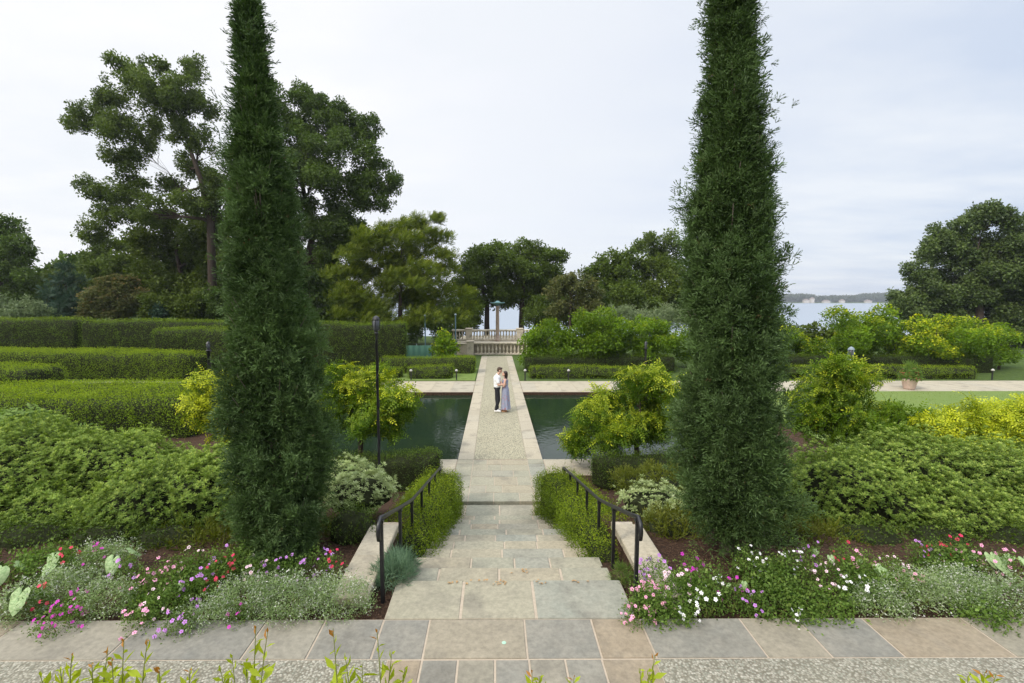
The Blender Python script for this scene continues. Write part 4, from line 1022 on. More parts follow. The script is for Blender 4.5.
# urn with red flowers on the far walk
p = at(909, 389, z=0); t = empty('flower_pot', (p.x, p.y, 0), 0, 'pale clay pot of red flowers standing on the far walk at right', 'flower pot')
m = MB(); m.lathe([(.20, 0), (.24, .05), (.32, .42), (.36, .46), (.36, .52), (.31, .52), (.29, .47)], n=18); m.build('pot', M['pot'], t, True)
pl = empty('pot_plant', (p.x, p.y, .5), 0, 'green leaved red flowers growing in the pale clay pot', 'plant')
P, f = blob_surface((0, 0, .12), (.36, .36, .42), seed=5); pp, nm, _ = sample(P, f, 260); fo = Fol(); fo.put('broad', pp, nm, .16, .3); 
pp2 = np.stack([rng.normal(0, .1, 20), rng.normal(0, .1, 20), rng.uniform(.3, .7, 20)], 1); fo.put('grass', pp2, np.tile([0, 0, 1.], (20, 1)), .35, .3); fo.build('foliage', M['bedgreen'], pl)
fr = [(pp[i][0] * 1.05, pp[i][1] * 1.05, pp[i][2] + .03) for i in range(0, 260, 6)]; put_flowers(pl, 'red', fr, 4.0)

# ================================================================== flower beds
def bed_z(x, y): return gz(x, y)
def flower_clump(kind, lb, px, py, r, h, nf, leaf='bedgreen', name='flowering_plant', group=None, fs=1.0, kindleaf='small', lsize=.045, dens=650):
    c = at(px, py, z=1.50 if name != 'x' else 1.5); z0 = bed_z(c.x, c.y)
    r *= 1.3; h *= 1.25
    t = empty(name, (c.x, c.y, z0), 0, lb, 'plant', group)
    P, f = blob_surface((0, 0, h * .35), (r, r * .8, h * .65), nu=16, nv=9, amp=.22, seed=int(px))
    n = max(60, int(area(P, f) * dens)); p_, nm, _ = sample(P, f, n); p_ = p_ + rng.normal(size=p_.shape) * .02 - nm * np.abs(rng.normal(size=(n, 1))) * r * .25
    fo = Fol(); fo.put(kindleaf, p_, nm + rng.normal(size=nm.shape) * .5 + np.array([0, 0, .5]), lsize * rng.uniform(.6, 1.4, n), (1.6 if leaf == 'white_lace' else .5) * rng.uniform(size=n) ** (2 if leaf == 'white_lace' else 1)); fo.build('foliage', M[leaf], t)
    m = MB()
    for k in range(4): m.tube([(0, 0, -.03), (math.cos(k * 1.6) * r * .4, math.sin(k * 1.6) * r * .3, h * .4)], .006, 4)
    m.build('stem', M['stem'], t)
    idx = [i for i in rng.integers(0, n, nf * 4) if nm[i][2] > .15 or nm[i][1] < -.2][:nf]
    if nf: put_flowers(t, kind, [(p_[i][0] + nm[i][0] * .02, p_[i][1] + nm[i][1] * .02, p_[i][2] + .025 + abs(random.gauss(0, .015))) for i in idx], fs)
    return t
gfl = 'small flowering plants in the two flower beds'
# (kind, px, py, radius, height, flowers, descriptive)
BL = [('magenta', 60, 618, .17, .22, 16, 'hanging over the border slabs beside a big pale leaf'), ('magenta', 82, 600, .13, .22, 7, 'just above the hanging magenta one'),
      ('red', 38, 602, .09, .25, 5, 'next to the big pale leaf at left'), ('red', 66, 566, .10, .3, 4, 'at the back of the bed near the left edge'),
      ('magenta', 98, 562, .10, .3, 5, 'at the back left of the bed'), ('violet', 128, 572, .12, .28, 6, 'between the grey lacy plant and the pink ones'),
      ('pink', 150, 585, .14, .27, 9, 'left in the pink drift of the left bed'), ('pink', 172, 572, .13, .28, 8, 'highest in the pink drift of the left bed'),
      ('pale pink', 162, 603, .13, .25, 8, 'lower in the pink drift of the left bed'), ('pink', 138, 618, .11, .2, 7, 'nearest the slabs in the pink drift'),
      ('pale pink', 192, 566, .12, .3, 6, 'right end of the pink drift, at the back'), ('violet', 198, 588, .14, .26, 12, 'just right of the pink drift'),
      ('violet', 178, 622, .12, .2, 9, 'trailing on the slabs below the pink drift'), ('violet', 222, 566, .11, .32, 7, 'behind the red ones left of the conifer'),
      ('red', 214, 580, .10, .27, 5, 'left red one in front of the left conifer'), ('red', 230, 574, .10, .28, 5, 'right red one in front of the left conifer'),
      ('pale pink', 256, 572, .12, .27, 6, 'in front of the left conifer foot'), ('violet', 272, 572, .12, .3, 7, 'right below the left conifer trunk'),
      ('violet', 296, 574, .10, .3, 5, 'behind the white laced mound near the stairs'), ('violet', 318, 566, .11, .3, 7, 'closest to the left cheek wall, at the back'),
      ('red', 334, 568, .08, .28, 4, 'closest to the left cheek wall'), ('magenta', 240, 612, .08, .2, 3, 'lost among the white laced mounds at left')]
BR = [('pink', 650, 600, .17, .30, 20, 'at the foot of the right handrail'), ('violet', 655, 578, .12, .34, 10, 'behind the pink one at the right handrail'),
      ('pink', 640, 612, .12, .22, 12, 'nearest the landing at right'), ('pale pink', 676, 590, .12, .3, 10, 'second from the right handrail'),
      ('magenta', 690, 572, .11, .3, 8, 'left of the right conifer trunk'), ('white', 712, 578, .13, .28, 6, 'directly left of the right conifer trunk'),
      ('white', 708, 600, .13, .22, 5, 'in front, below the right conifer trunk'), ('white', 686, 612, .1, .2, 6, 'small one near the slabs left of the conifer trunk'),
      ('white', 748, 566, .14, .3, 12, 'directly right of the right conifer trunk'), ('magenta', 732, 595, .11, .25, 5, 'before the right conifer trunk'),
      ('violet', 752, 600, .12, .24, 7, 'below the white one right of the trunk'), ('white', 790, 565, .12, .3, 8, 'behind the grey lacy plant right of the trunk'),
      ('violet', 808, 560, .11, .32, 7, 'in the middle back of the right bed'), ('pale pink', 825, 578, .13, .3, 10, 'left in the pink drift of the right bed'),
      ('red', 843, 558, .1, .32, 4, 'behind the pink drift of the right bed'), ('pink', 862, 568, .12, .3, 8, 'middle of the pink drift of the right bed'),
      ('white', 852, 590, .12, .25, 9, 'in front of the pink drift of the right bed'), ('pink', 905, 585, .13, .28, 9, 'lower right in the pink drift'),
      ('pale pink', 890, 572, .12, .3, 9, 'behind the lower pink one at right'), ('violet', 922, 558, .1, .32, 5, 'between the pink drift and the red ones at right'),
      ('red', 938, 558, .12, .32, 8, 'left of the two red ones at far right'), ('red', 955, 556, .1, .32, 5, 'right of the two red ones at far right'),
      ('pink', 966, 562, .12, .3, 9, 'touching the big pale leaves at right'), ('pink', 1004, 570, .11, .3, 7, 'at the right edge of the photo'),
      ('white', 798, 612, .08, .16, 4, 'near the slabs in the middle of the right bed')]
for side, BB in (('left', BL), ('right', BR)):
    for (k, px, py, r, h, nf, d) in BB:
        flower_clump(k, '%s flowered plant %s' % (k, d), px, py + 6, r, h, int(nf * 1.8), group=gfl, fs=.95)
gl_ = 'white laced mounds of fine foliage'
for lb, px, py, r, h in (('white laced mound of fine leaves hanging over the slabs nearest the stairs at left', 335, 598, .28, .28), ('white laced mound second from the stairs at left', 290, 600, .30, .3), ('white laced mound third from the stairs at left', 245, 598, .26, .28), ('white laced trailing mound over the slabs below the pink drift', 205, 612, .22, .2),
      ('white laced mound near the left edge behind a big pale leaf', 105, 562, .26, .3), ('brownish laced mound right of the hanging magenta flowers', 108, 600, .2, .3), ('laced mound at the left edge of the left bed', 15, 606, .26, .24), ('white laced mound beside the slabs at left', 62, 585, .22, .25),
      ('white laced mound right of the pink drift at right', 918, 592, .28, .3), ('white laced mound second from the right edge', 958, 592, .28, .3), ('white laced mound at the right edge', 1008, 598, .28, .3), ('white laced mound just right of the pink drift middle', 880, 600, .2, .24)):
    flower_clump('white', lb, px, py + 4, r, h, 0, 'white_lace', 'lacy_plant', gl_, kindleaf='lace', lsize=.075, dens=1000)
gg = 'plain green filler plants in the flower beds'
for lb, px, py, r, h in (('green filler plant under the pink drift at left', 165, 592, .25, .2), ('green filler plant in the back of the left bed', 205, 572, .22, .25), ('green filler plant at the back near the left conifer', 235, 566, .2, .25), ('green filler at the far left back of the bed', 40, 565, .25, .28),
      ('yellow green spreading plant right of the right conifer trunk by the slabs', 778, 598, .28, .22), ('yellow green spreading plant left of the pink drift at right', 820, 602, .24, .2), ('green filler plant behind the yellow green ones at right', 770, 575, .25, .25), ('green filler plant under the pink drift at right', 868, 582, .28, .24), ('green filler plant left of the right trunk', 695, 590, .22, .22),
      ('green filler plant behind the red flowers at far right', 948, 568, .25, .28), ('green filler plant at far right by the slabs', 985, 610, .2, .16), ('green filler plant at the landing corner at right', 660, 606, .2, .2)):
    flower_clump('white', lb, px, py + 4, r, h, 0, 'bedgreen', 'leafy_plant', gg, kindleaf='small', lsize=.075, dens=620)
flower_clump('white', 'blue green grassy tuft between the left handrail and the cheek wall, higher one', 400, 556, .14, .2, 0, 'bluegrass', 'grass_tuft', None, kindleaf='grass', lsize=.14, dens=700)
flower_clump('white', 'blue green grassy tuft at the second post of the left handrail', 394, 572, .16, .2, 0, 'bluegrass', 'grass_tuft', None, kindleaf='grass', lsize=.14, dens=700)
flower_clump('white', 'small green tuft beside the right handrail post', 622, 572, .08, .14, 0, 'bedgreen', 'grass_tuft', None, kindleaf='grass', lsize=.1, dens=700)
# big heart shaped pale leaves
def heart_leaf(L_, mat_i=0):
    m = MB(); nu = 24; rows = []
    for j in range(7):
        v = j / 6; row = []
        for i in range(nu + 1):
            a = -PI + 2 * PI * i / nu; q = abs(a) * 180 / PI
            rr = float(np.interp(q, [0, 12, 30, 60, 95, 125, 150, 168, 180], [.72, .60, .49, .42, .41, .44, .44, .33, .10])) * L_
            row.append((rr * v * math.sin(a), rr * v * math.cos(a), (-.10 * v * v * max(0, math.cos(a)) - .05 * v * v + .02 * math.cos(7 * a) * v * v + .035 * v * abs(math.sin(a))) * L_))
        rows.append(row)
    vs = [p for r_ in rows for p in r_]; n = nu + 1
    m.add(vs, [(j * n + i, j * n + i + 1, (j + 1) * n + i + 1, (j + 1) * n + i) for j in range(6) for i in range(nu)])
    return m
def calad_mat():
    m, nt = newmat('caladium_leaf'); o = objc(nt)
    w = N(nt, 'ShaderNodeTexVoronoi', Scale=26, feature='DISTANCE_TO_EDGE'); L(nt, o, w.inputs['Vector'])
    mr = N(nt, 'ShaderNodeMapRange'); L(nt, w.outputs['Distance'], mr.inputs[0]); mr.inputs[1].default_value = .0; mr.inputs[2].default_value = .16; mr.inputs[3].default_value = .25
    c = mixc(nt, mr.outputs[0], (.15, .26, .09), (.32, .41, .20)); c = mixc(nt, math_(nt, 'MULTIPLY', noise(nt, o, 9, 3), .4), c, (.24, .36, .15))
    finish(nt, c, .55, None, .3); return m
M['calad'] = calad_mat()
def caladium(lb, px, py, n, L_):
    c = at(px, py, z=1.62); z0 = bed_z(c.x, c.y); t = empty('big_leaf_plant', (c.x, c.y, z0), 0, lb, 'plant', 'plants with big pale heart shaped leaves')
    for k in range(n):
        a = k * 2.1 + .8 + random.uniform(-.4, .4); hh = .24 + .08 * random.random(); rr = .10 + .05 * k / n
        if k == 0: a = -PI / 2; rr = .08
        tip = Vector((math.cos(a) * rr, math.sin(a) * rr, hh))
        lf = heart_leaf(.82 * L_ * random.uniform(.8, 1.1)).build('leaf', M['calad'], t, True); lf.location = tip; lf.rotation_euler = (-.85 if k == 0 else -.45 - .4 * random.random(), random.uniform(-.2, .2), a - PI / 2)
        sm = MB(); sm.tube([(0, 0, 0), tip * .55 + Vector((0, 0, .06)), tip], .005, 5); sm.build('stalk', M['stem'], t)
for lb, px, py, n, l in (('plant with the biggest pale heart shaped leaf, hanging over the slabs at left', 28, 598, 3, .24), ('plant with pale heart leaves at the very left edge', 2, 570, 4, .24), ('pale heart leaved plant at the back of the left bed, before the whorled shrubs', 118, 562, 4, .20), ('small pale heart leaved plant right of the pink flowers at left', 186, 580, 2, .12), ('dull green heart leaved plant at left, behind the big hanging leaf', 60, 560, 3, .2),
      ('pale heart leaved plant right of the far right red flowers', 984, 560, 4, .24), ('pale heart leaved plant at the right edge', 1018, 560, 3, .2), ('small pale heart leaved plant in the middle of the right bed', 872, 566, 3, .15), ('single small pale leaf plant behind the grey mound at right', 826, 556, 2, .14), ('small dull heart leaved plant left in the right bed', 740, 585, 2, .1)):
    caladium(lb, px, py, n, l)
# loose mulch bits
fo = Fol(); n = 2600
for s in (-1, 1):
    p = np.stack([s * rng.uniform(1.3, 8, n), rng.uniform(4.34, 7.4, n), np.zeros(n)], 1); p[:, 2] = [gz(a, b) + .008 for a, b in p[:, :2]]
    fo.put('small', p, rng.normal(size=(n, 3)) * [1, 1, .3] + [0, 0, .3], .035, 0)
M['mulch'] = leafmat('mulch_chip', (.035, .02, .013), (.2, .12, .08), trans=.05)
tag(fo.build('mulch', M['mulch']), 'loose brown bark mulch between the bed plants', 'mulch', kind='stuff')
# fallen leaves on the stairs
M['dry'] = leafmat('dry_leaf', (.35, .2, .08), (.5, .33, .16), trans=.1)
def litter():
    P = []
    for (px, py, k) in ((468, 582, 4), (483, 580, 5), (522, 572, 7), (577, 581, 6), (500, 583, 10), (455, 583, 6), (540, 583, 6)):
        for _ in range(k):
            q = at(px + random.gauss(0, 5), py + random.gauss(0, 1.5), z=LAND if py > 578 else LAND - RIS); P.append((q.x, min(q.y, 4.92 if py > 578 else 5.4), (LAND if py > 578 else LAND - RIS) + .006))
    P = np.array(P); fo = Fol(); nn = len(P)
    TB['flatleaf'] = [(np.array([leafq([0, 0, 0], [1, 0, .1], [0, 1, .1], 1, .55, .1)]), np.array([0.]))]
    fo.put('flatleaf', P, np.tile([0, 0, 1.], (nn, 1)) + rng.normal(size=(nn, 3)) * .1, .035)
    tag(fo.build('leaf_litter', M['dry']), 'dry fallen leaves on the top steps', 'leaves', kind='stuff')
litter()

# ================================================================== foreground shoots (shrubs on the edge of the upper terrace)
TB['oval'] = [(np.array([leafq([0, 0, 0], [.5, 0, .85], [0, 1, 0], 1, .34, .1)]), np.array([0.]))]
def shoots(lb, specs, Y):
    """specs: (px,py of tip, lean px, height scale)"""
    c = at(specs[0][0], 683, Y); t = empty('shrub', (0, 0, 0), 0, lb, 'shrub', 'yellow green shrubs at the upper terrace edge')
    w = MB(); fo = Fol(); zb = 2.86
    for (px, py, lean, tipred) in specs:
        tip = at(px, py, Y + random.uniform(-.06, .06)); bt_ = Vector((tip.x - lean, tip.y + random.uniform(-.03, .03), zb))
        mid = (tip + bt_) * .5 + Vector((-lean * .3, 0, 0)); C = bez(bt_, mid, tip, 10)
        w.tube(C, [.004 - .0028 * i / 10 for i in range(11)], 5)
        n = 11; P = []; D = []; S = []; T = []
        for i in range(n):
            u = .45 + .53 * i / (n - 1); q = C[min(10, int(u * 10))].lerp(C[min(10, int(u * 10) + 1)], u * 10 - int(u * 10)) if u < 1 else C[-1]
            a = i * 2.4; P.append(q); D.append((math.cos(a) * .7, math.sin(a) * .7, .75)); S.append(.085 * (1 - .72 * u ** 3) * .9 * random.uniform(.8, 1.2)); T.append(1.0 * (u > .88) * tipred)
        R0 = len(fo.t); fo.put('oval', P, D, S, 0, rng.uniform(.3, 1, n)); fo.t[-1] = np.array(T)
    # bushy base below the frame
    P, f = blob_surface((c.x, Y - .05, zb + .0), (.14, .08, .1), nu=14, nv=8, seed=4); pp, nm, _ = sample(P, f, 160); fo.put('oval', pp, nm + [0, 0, .6], .045, 0)
    fo.build('foliage', M['shoot'], t); w.build('stem', M['stem'], t)
shoots('yellow green shoots at the bottom left corner', [(72, 655, .05, 1), (92, 662, .0, 1), (60, 668, -.02, 0), (108, 650, .04, 1), (40, 675, -.03, 0)], 1.64)
shoots('orange tipped shoots second from the left along the bottom edge', [(124, 640, .04, 1), (148, 638, .05, 1), (112, 660, .02, 1), (160, 668, .02, 1), (190, 668, .03, 1)], 1.62)
shoots('tall leafy shoots left of the flagstone landing', [(256, 626, .04, 1), (268, 630, .06, 1), (232, 656, -.02, 0), (220, 668, -.03, 0), (246, 660, .0, 0)], 1.61)
shoots('leafiest orange tipped shoots at the left corner of the landing', [(377, 630, -.02, 1), (333, 628, -.01, 1), (345, 655, -.02, 0), (392, 652, .03, 0), (362, 664, .0, 0), (405, 668, .03, 0), (335, 668, -.03, 0)], 1.61)
shoots('short shoots below the middle of the landing', [(532, 672, .0, 1), (540, 676, .01, 0), (574, 677, .0, 1)], 1.63)
shoots('single tall shoot at the right corner of the landing', [(655, 655, .03, 1), (640, 668, -.01, 0), (650, 674, .02, 0)], 1.62)
shoots('short orange shoots at the bottom right', [(985, 672, .02, 1), (968, 676, -.01, 0), (996, 674, .02, 1)], 1.63)

# ================================================================== the couple
SKIN = flat('skin', (.60, .36, .26), .55, .35); HAIRD = flat('dark_brown_hair', (.03, .018, .012), .5, .4, nscale=40, namt=.3); HAIRM = flat('brown_hair', (.06, .035, .02), .55, .4, nscale=40, namt=.3)
TEE = flat('white_tshirt', (.80, .80, .80), .85, nscale=6, namt=.03); PANT = flat('black_trousers', (.018, .019, .024), .8); SHOE = flat('white_shoe', (.78, .76, .74), .6); SOLE = flat('pale_sole', (.6, .58, .54), .7)
TAN = flat('tan_shoe', (.45, .24, .13), .6); EYEW = flat('eye', (.12, .08, .06), .3); LIP = flat('lip', (.5, .2, .18), .5)
def dress_mat():
    m, nt = newmat('blue_grey_print_dress'); o = objc(nt)
    v = N(nt, 'ShaderNodeTexVoronoi', Scale=13); L(nt, o, v.inputs['Vector']); sep = N(nt, 'ShaderNodeSeparateColor'); L(nt, v.outputs['Color'], sep.inputs[0])
    k = math_(nt, 'MULTIPLY', math_(nt, 'GREATER_THAN', sep.outputs[0], .80), math_(nt, 'LESS_THAN', v.outputs['Distance'], .42))
    c = mixc(nt, k, (.27, .29, .40), (.42, .17, .19)); n = noise(nt, o, 30, 3); c = mixc(nt, math_(nt, 'MULTIPLY', n, .35), c, (.42, .43, .50))
    finish(nt, c, .9, None, .15); return m
DRESS = dress_mat()
def capsule(bm, p0, p1, r0, r1, n=12):
    p0 = Vector(p0); p1 = Vector(p1); d = (p1 - p0); ln = d.length
    q = d.to_track_quat('Z', 'Y') if ln > 1e-6 else Matrix.Identity(3).to_quaternion()
    rings = []
    for k in range(5): a = -PI / 2 + PI / 2 * k / 4; rings.append((r0 * math.cos(a), r0 * math.sin(a)))
    for k in range(5): a = PI / 2 * k / 4; rings.append((r1 * math.cos(a), ln + r1 * math.sin(a)))
    vs = [[bm.verts.new(p0 + q @ Vector((max(r, 1e-4) * math.cos(2 * PI * i / n), max(r, 1e-4) * math.sin(2 * PI * i / n), z))) for i in range(n)] for r, z in rings]
    for a, b_ in zip(vs[:-1], vs[1:]):
        for i in range(n): bm.faces.new((a[i], a[(i + 1) % n], b_[(i + 1) % n], b_[i]))
    bm.faces.new(vs[0][::-1]); bm.faces.new(vs[-1])
def ellip(bm, c, r, rot=None):
    mt = Matrix.Translation(Vector(c)) @ (rot.to_4x4() if rot is not None else Matrix.Identity(4)) @ Matrix.Diagonal((r[0], r[1], r[2], 1))
    bmesh.ops.create_uvsphere(bm, u_segments=16, v_segments=10, radius=1, matrix=mt)
def fuse(name, fn, mat, parent, vox=.011, sm=4):
    bm = bmesh.new(); fn(bm); me = bpy.data.meshes.new(name); bm.to_mesh(me); bm.free()
    o = link(name, me, mat, parent); r = o.modifiers.new('r', 'REMESH'); r.mode = 'VOXEL'; r.voxel_size = vox; r.use_smooth_shade = True
    s = o.modifiers.new('s', 'SMOOTH'); s.factor = .5; s.iterations = sm
    return o
def chain(bm, pts, rs):
    for i in range(len(pts) - 1): capsule(bm, pts[i], pts[i + 1], rs[i], rs[i + 1])
def hand(bm, w, d, pal, curl, s=1.0):
    """w wrist, d pointing direction, pal palm normal; five curled fingers"""
    w = Vector(w); d = Vector(d).normalized(); pal = Vector(pal).normalized(); sd = d.cross(pal).normalized()
    k = w + d * .085 * s
    for i, u in enumerate((-.032, -.011, .011, .031)):
        capsule(bm, w + d * .01 + sd * u * .5 * s, k + sd * u * s, .016 * s, .0115 * s, 8)
        ln = (.062, .075, .07, .056)[i] * s; a = k + sd * u * s; m_ = a + (d * math.cos(curl) + pal * math.sin(curl)) * ln * .5; e = m_ + (d * math.cos(curl * 2) + pal * math.sin(curl * 2)) * ln * .45
        capsule(bm, a, m_, .0095 * s, .009 * s, 8); capsule(bm, m_, e, .009 * s, .0075 * s, 8)
    a = w + d * .025 - sd * .028 * s; m_ = a + (d * .6 - sd * .6 + pal * .3).normalized() * .04 * s; e = m_ + (d * .9 + pal * .4 - sd * .1).normalized() * .032 * s
    capsule(bm, a, m_, .013 * s, .011 * s, 8); capsule(bm, m_, e, .011 * s, .008 * s, 8)
def head(bm, c, fwd, s=1.0):
    """c head centre, fwd facing direction"""
    f = Vector(fwd).normalized(); sd = f.cross(Vector((0, 0, 1))).normalized(); up = sd.cross(f)
    R = Matrix((sd, f, up)).transposed()
    P = lambda x, y, z: Vector(c) + (sd * x + f * y + up * z) * s
    ellip(bm, P(0, -.012, .03), (.076 * s, .094 * s, .088 * s), R); ellip(bm, P(0, .022, -.045), (.056 * s, .062 * s, .070 * s), R)
    ellip(bm, P(0, .062, -.088), (.026 * s, .022 * s, .022 * s), R)
    capsule(bm, P(0, .084, .018), P(0, .105, -.022), .010 * s, .016 * s, 8); ellip(bm, P(0, .083, -.052), (.024 * s, .014 * s, .012 * s), R); ellip(bm, P(0, .078, .028), (.05 * s, .018 * s, .012 * s), R)
    for q in (-1, 1): ellip(bm, P(q * .077, -.005, -.005), (.010 * s, .022 * s, .032 * s), R)
    return P, R
def face(t, P, R, s=1.0):
    for q in (-1, 1):
        bm = bmesh.new(); ellip(bm, P(q * .031, .080, .008), (.012 * s, .008 * s, .007 * s), R); me = bpy.data.meshes.new('eye'); bm.to_mesh(me); bm.free(); link('eye', me, EYEW, t)
    bm = bmesh.new(); ellip(bm, P(0, .094, -.052), (.021 * s, .007 * s, .006 * s), R); me = bpy.data.meshes.new('mouth'); bm.to_mesh(me); bm.free(); link('mouth', me, LIP, t)
YC = 18.75
# ---- man: faces +X, stands at x=-0.27
man = empty('person', (at(497.2, 414, YC).x, YC, 0), 0, 'man in a white t-shirt and black trousers with white shoes, holding the woman', 'person', 'couple embracing on the causeway')
hd = {}
def man_body(bm):
    for q in (-1, 1):
        chain(bm, [(.00, .09 * q, .93), (.02 - .03 * q, .10 * q, .50), (-.02 + .03 * q, .10 * q, .09)], [.088, .058, .040])
        capsule(bm, (-.03 + .03 * q, .10 * q, .05), (.13 + .03 * q, .11 * q, .035), .038, .03)
    chain(bm, [(0, 0, .95), (0, 0, 1.12), (.0, 0, 1.34)], [.13, .125, .14]); ellip(bm, (0, 0, 1.32), (.115, .185, .16)); ellip(bm, (0, 0, .96), (.12, .165, .12))
    chain(bm, [(.0, 0, 1.45), (.06, 0, 1.55)], [.062, .055])
    # arms round the woman's waist
    chain(bm, [(0, .185, 1.40), (.05, .235, 1.13), (.28, .12, 1.10)], [.058, .045, .031]); hand(bm, (.28, .12, 1.10), (.6, -.75, .0), (-.6, -.6, 0), .5)
    chain(bm, [(0, -.185, 1.40), (.05, -.245, 1.12), (.27, -.20, 1.13)], [.058, .045, .031]); hand(bm, (.27, -.20, 1.13), (.85, .5, .05), (-.4, .9, 0), .45)
    hd['m'] = head(bm, (.10, 0, 1.655), (.92, .10, -.32), 1.0)
fuse('body', man_body, SKIN, man, .0095)
def tee(bm):
    chain(bm, [(0, 0, 1.02), (0, 0, 1.34)], [.135, .15]); ellip(bm, (0, 0, 1.31), (.135, .205, .17)); ellip(bm, (0, 0, 1.04), (.135, .17, .12)); ellip(bm, (0, 0, 1.17), (.13, .17, .18))
    for q in (-1, 1): chain(bm, [(0, .175 * q, 1.40), (.035, .225 * q, 1.22)], [.078, .07])
    capsule(bm, (.0, 0, 1.44), (.005, 0, 1.475), .075, .068)
fuse('tshirt', tee, TEE, man, .012)
def trs(bm):
    ellip(bm, (0, 0, .96), (.135, .178, .10))
    for q in (-1, 1): chain(bm, [(.00, .09 * q, .92), (.02 - .03 * q, .10 * q, .50), (-.02 + .03 * q, .10 * q, .12)], [.104, .076, .058])
fuse('trousers', trs, PANT, man, .012)
def shoes(q):
    def f(bm): chain(bm, [(-.045 + .03 * q, .10 * q, .055), (.05 + .03 * q, .105 * q, .055), (.15 + .03 * q, .115 * q, .042)], [.05, .048, .04])
    return f
for q in (-1, 1):
    o = fuse('shoe', shoes(q), SHOE, man, .01)
P, R = hd['m']
def mhair(bm):
    ellip(bm, P(0, -.026, .055), (.083, .094, .082), R); ellip(bm, P(0, .035, .105), (.062, .05, .03), R); ellip(bm, P(0, -.06, .0), (.072, .055, .07), R)
fuse('hair', mhair, HAIRM, man, .009); face(man, P, R)
# ---- woman: faces -X
wm = empty('person', (at(505.2, 414, YC).x, YC + .0, 0), 0, 'dark haired woman in a long blue grey dress looking up at the man', 'person', 'couple embracing on the causeway')
def w_body(bm):
    for q in (-1, 1):
        chain(bm, [(.0, .08 * q, .88), (.0, .08 * q, .48), (.01, .07 * q, .08)], [.085, .055, .036]); capsule(bm, (.03, .07 * q, .04), (-.12, .075 * q, .03), .032, .024)
    chain(bm, [(0, 0, .92), (0, 0, 1.06), (.0, 0, 1.24)], [.115, .095, .11]); ellip(bm, (0, 0, 1.22), (.10, .15, .13)); ellip(bm, (0, 0, .9), (.125, .16, .11))
    chain(bm, [(0, 0, 1.34), (-.01, 0, 1.44)], [.05, .045])
    chain(bm, [(-.0, .16, 1.29), (-.05, .20, 1.06), (-.22, .13, 1.20)], [.045, .036, .025]); hand(bm, (-.22, .13, 1.20), (-.45, -.2, .85), (-.9, 0, -.4), .15, .88)
    chain(bm, [(-.0, -.16, 1.29), (-.06, -.21, 1.06), (-.20, -.15, 1.23)], [.045, .036, .025]); hand(bm, (-.20, -.15, 1.23), (-.4, .2, .85), (-.9, 0, -.4), .15, .88)
    hd['w'] = head(bm, (-.03, 0, 1.52), (-.93, -.05, .28), .92)
fuse('body', w_body, SKIN, wm, .0095)
m = MB(); prof = [(1.30, .115, .155), (1.2, .125, .158), (1.1, .112, .14), (1.03, .108, .135), (.93, .138, .172), (.8, .15, .18), (.55, .16, .19), (.3, .17, .20), (.15, .18, .21), (.12, .18, .21)]
n = 64; vs = []
for i, (z, rx, ry) in enumerate(prof):
    for k in range(n):
        a = 2 * PI * k / n; w_ = max(0, (1.0 - z)) * .11; q = 1 + w_ * math.sin(a * 9 + z * 2) + w_ * .5 * math.sin(a * 5 + 1)
        vs.append((rx * q * math.cos(a) + .02 * max(0, 1 - z), ry * q * math.sin(a), z))
m.add(vs, [(i * n + k, i * n + (k + 1) % n, (i + 1) * n + (k + 1) % n, (i + 1) * n + k) for i in range(len(prof) - 1) for k in range(n)])
m.tube([(-.03, .09, 1.28), (-.02, .085, 1.37), (.05, .08, 1.30)], .012, 6); m.tube([(-.03, -.09, 1.28), (-.02, -.085, 1.37), (.05, -.08, 1.30)], .012, 6)
m.build('dress', DRESS, wm, True)
for q in (-1, 1):
    def f(bm, q=q): chain(bm, [(.035, .07 * q, .04), (-.04, .072 * q, .035), (-.125, .077 * q, .028)], [.038, .034, .028])
    fuse('shoe', f, TAN, wm, .01)
P, R = hd['w']
def whair(bm):
    ellip(bm, P(0, -.028, .045), (.084, .095, .086), R); ellip(bm, P(0, -.075, -.01), (.078, .06, .09), R)
    chain(bm, [P(0, -.08, -.02), P(0, -.10, -.12), P(0, -.10, -.25), P(0, -.11, -.33)], [.075, .07, .055, .03])
    for q in (-1, 1): chain(bm, [P(q * .06, -.02, .04), P(q * .075, -.045, -.1)], [.03, .025])
fuse('hair', whair, HAIRD, wm, .009); face(wm, P, R, .92)

# ================================================================== camera, light, sky
cam = bpy.data.cameras.new('camera'); co = bpy.data.objects.new('camera', cam); COL.objects.link(co)
cam.sensor_width = 36; cam.lens = F / 1024 * 36; cam.clip_end = 6000; cam.shift_x = (512 - PX) / 1024; cam.clip_start = .05
co.location = (CX, 0, CAMZ); co.rotation_euler = (PI / 2 - PITCH, 0, -YAW); SC.camera = co
ELEV, AZ = math.radians(42), math.radians(-132)    # azimuth from +Y towards +X : sun at the left, slightly ahead
sd = Vector((math.sin(AZ) * math.cos(ELEV), math.cos(AZ) * math.cos(ELEV), math.sin(ELEV)))
sl = bpy.data.lights.new('sun', 'SUN'); so = bpy.data.objects.new('sun', sl); COL.objects.link(so)
sl.energy = 2.1; sl.angle = math.radians(11); sl.color = (1, .93, .82); so.rotation_euler = sd.to_track_quat('Z', 'Y').to_euler()
w = bpy.data.worlds.new('World'); SC.world = w; w.use_nodes = True; nt = w.node_tree; nt.nodes.clear()
sky = N(nt, 'ShaderNodeTexSky'); sky.sky_type = 'NISHITA'; sky.sun_disc = False; sky.sun_elevation = ELEV; sky.sun_rotation = AZ; sky.air_density = 1; sky.dust_density = 2
tc = nt.nodes.new('ShaderNodeTexCoord'); g = tc.outputs['Generated']
sx = N(nt, 'ShaderNodeSeparateXYZ'); L(nt, g, sx.inputs[0])
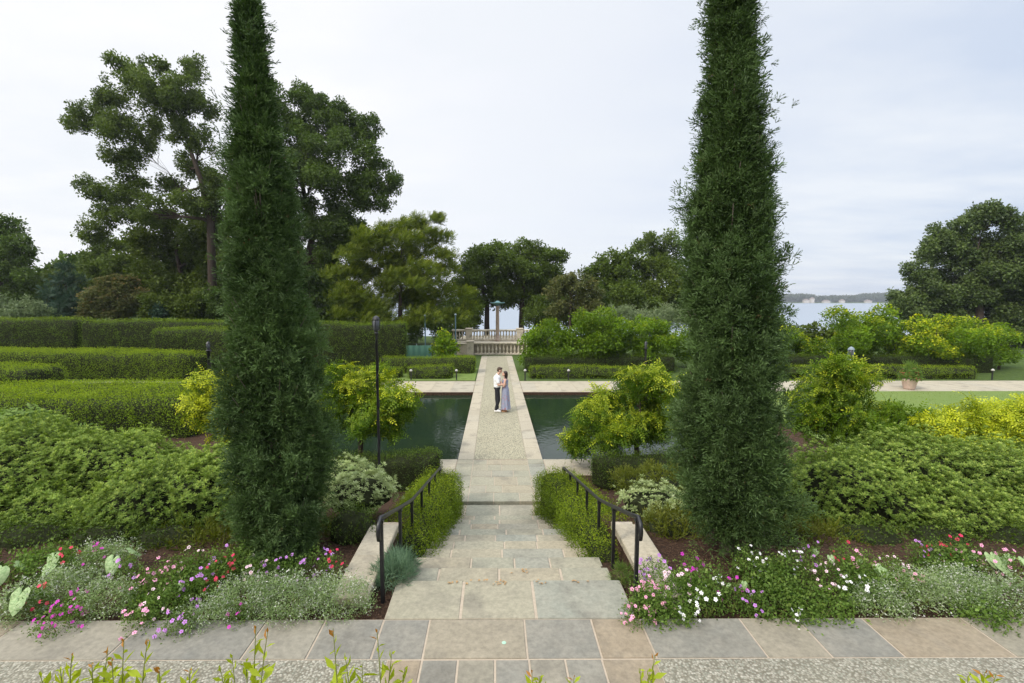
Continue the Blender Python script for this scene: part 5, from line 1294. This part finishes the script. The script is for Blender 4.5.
zz = math_(nt, 'ADD', math_(nt, 'MAXIMUM', sx.outputs[2], 0.0), .12)
dv = N(nt, 'ShaderNodeCombineXYZ'); L(nt, math_(nt, 'DIVIDE', sx.outputs[0], zz), dv.inputs[0]); L(nt, math_(nt, 'DIVIDE', sx.outputs[1], zz), dv.inputs[1])
mp = N(nt, 'ShaderNodeMapping'); L(nt, dv.outputs[0], mp.inputs[0]); mp.inputs['Scale'].default_value = (.8, 1.3, 1)
cn = noise(nt, mp.outputs[0], .9, 5, .55)
dr = N(nt, 'ShaderNodeVectorMath', operation='DOT_PRODUCT'); L(nt, g, dr.inputs[0]); dr.inputs[1].default_value = (-.95, .2, .25)
side = N(nt, 'ShaderNodeMapRange'); L(nt, dr.outputs['Value'], side.inputs[0]); side.inputs[1].default_value = -.75; side.inputs[2].default_value = .55
base = mixc(nt, side.outputs[0], (4.3, 5.2, 6.7), (8.5, 8.5, 8.65))
c1 = N(nt, 'ShaderNodeMapRange'); L(nt, cn, c1.inputs[0]); c1.inputs[1].default_value = .38; c1.inputs[2].default_value = .64; c1.inputs[3].default_value = 0; c1.inputs[4].default_value = .85
base = mixc(nt, c1.outputs[0], base, (7.3, 7.6, 8.0))
fin = mixc(nt, .93, sky.outputs[0], base)
zb_ = N(nt, 'ShaderNodeMapRange'); L(nt, sx.outputs[2], zb_.inputs[0]); zb_.inputs[1].default_value = .5; zb_.inputs[2].default_value = .95; zb_.inputs[3].default_value = 1.0; zb_.inputs[4].default_value = 2.8
vs_ = N(nt, 'ShaderNodeVectorMath', operation='SCALE'); L(nt, fin, vs_.inputs[0]); L(nt, zb_.outputs[0], vs_.inputs['Scale']); fin = vs_.outputs[0]
bg = N(nt, 'ShaderNodeBackground', Strength=.10); L(nt, fin, bg.inputs[0]); ow = N(nt, 'ShaderNodeOutputWorld'); L(nt, bg.outputs[0], ow.inputs[0])
SC.view_settings.view_transform = 'Standard'; SC.view_settings.look = 'None'; SC.view_settings.exposure = .34; SC.view_settings.gamma = 1
SC.cycles.use_denoising = True
SC.cycles.max_bounces = 8; SC.cycles.transparent_max_bounces = 8; SC.cycles.diffuse_bounces = 4

# thin summer air
m, nt = newmat('haze'); v = N(nt, 'ShaderNodeVolumePrincipled'); v.inputs['Color'].default_value = (.86, .91, 1, 1); v.inputs['Density'].default_value = .00028; v.inputs['Anisotropy'].default_value = .3
o = N(nt, 'ShaderNodeOutputMaterial'); L(nt, v.outputs[0], o.inputs['Volume'])
hz = MB(); hz.box(-1600, 1600, -70, 3600, -14, 40); hb = hz.build('haze', m); tag(hb, 'thin pale haze between the garden and the far shore', 'haze', kind='stuff')
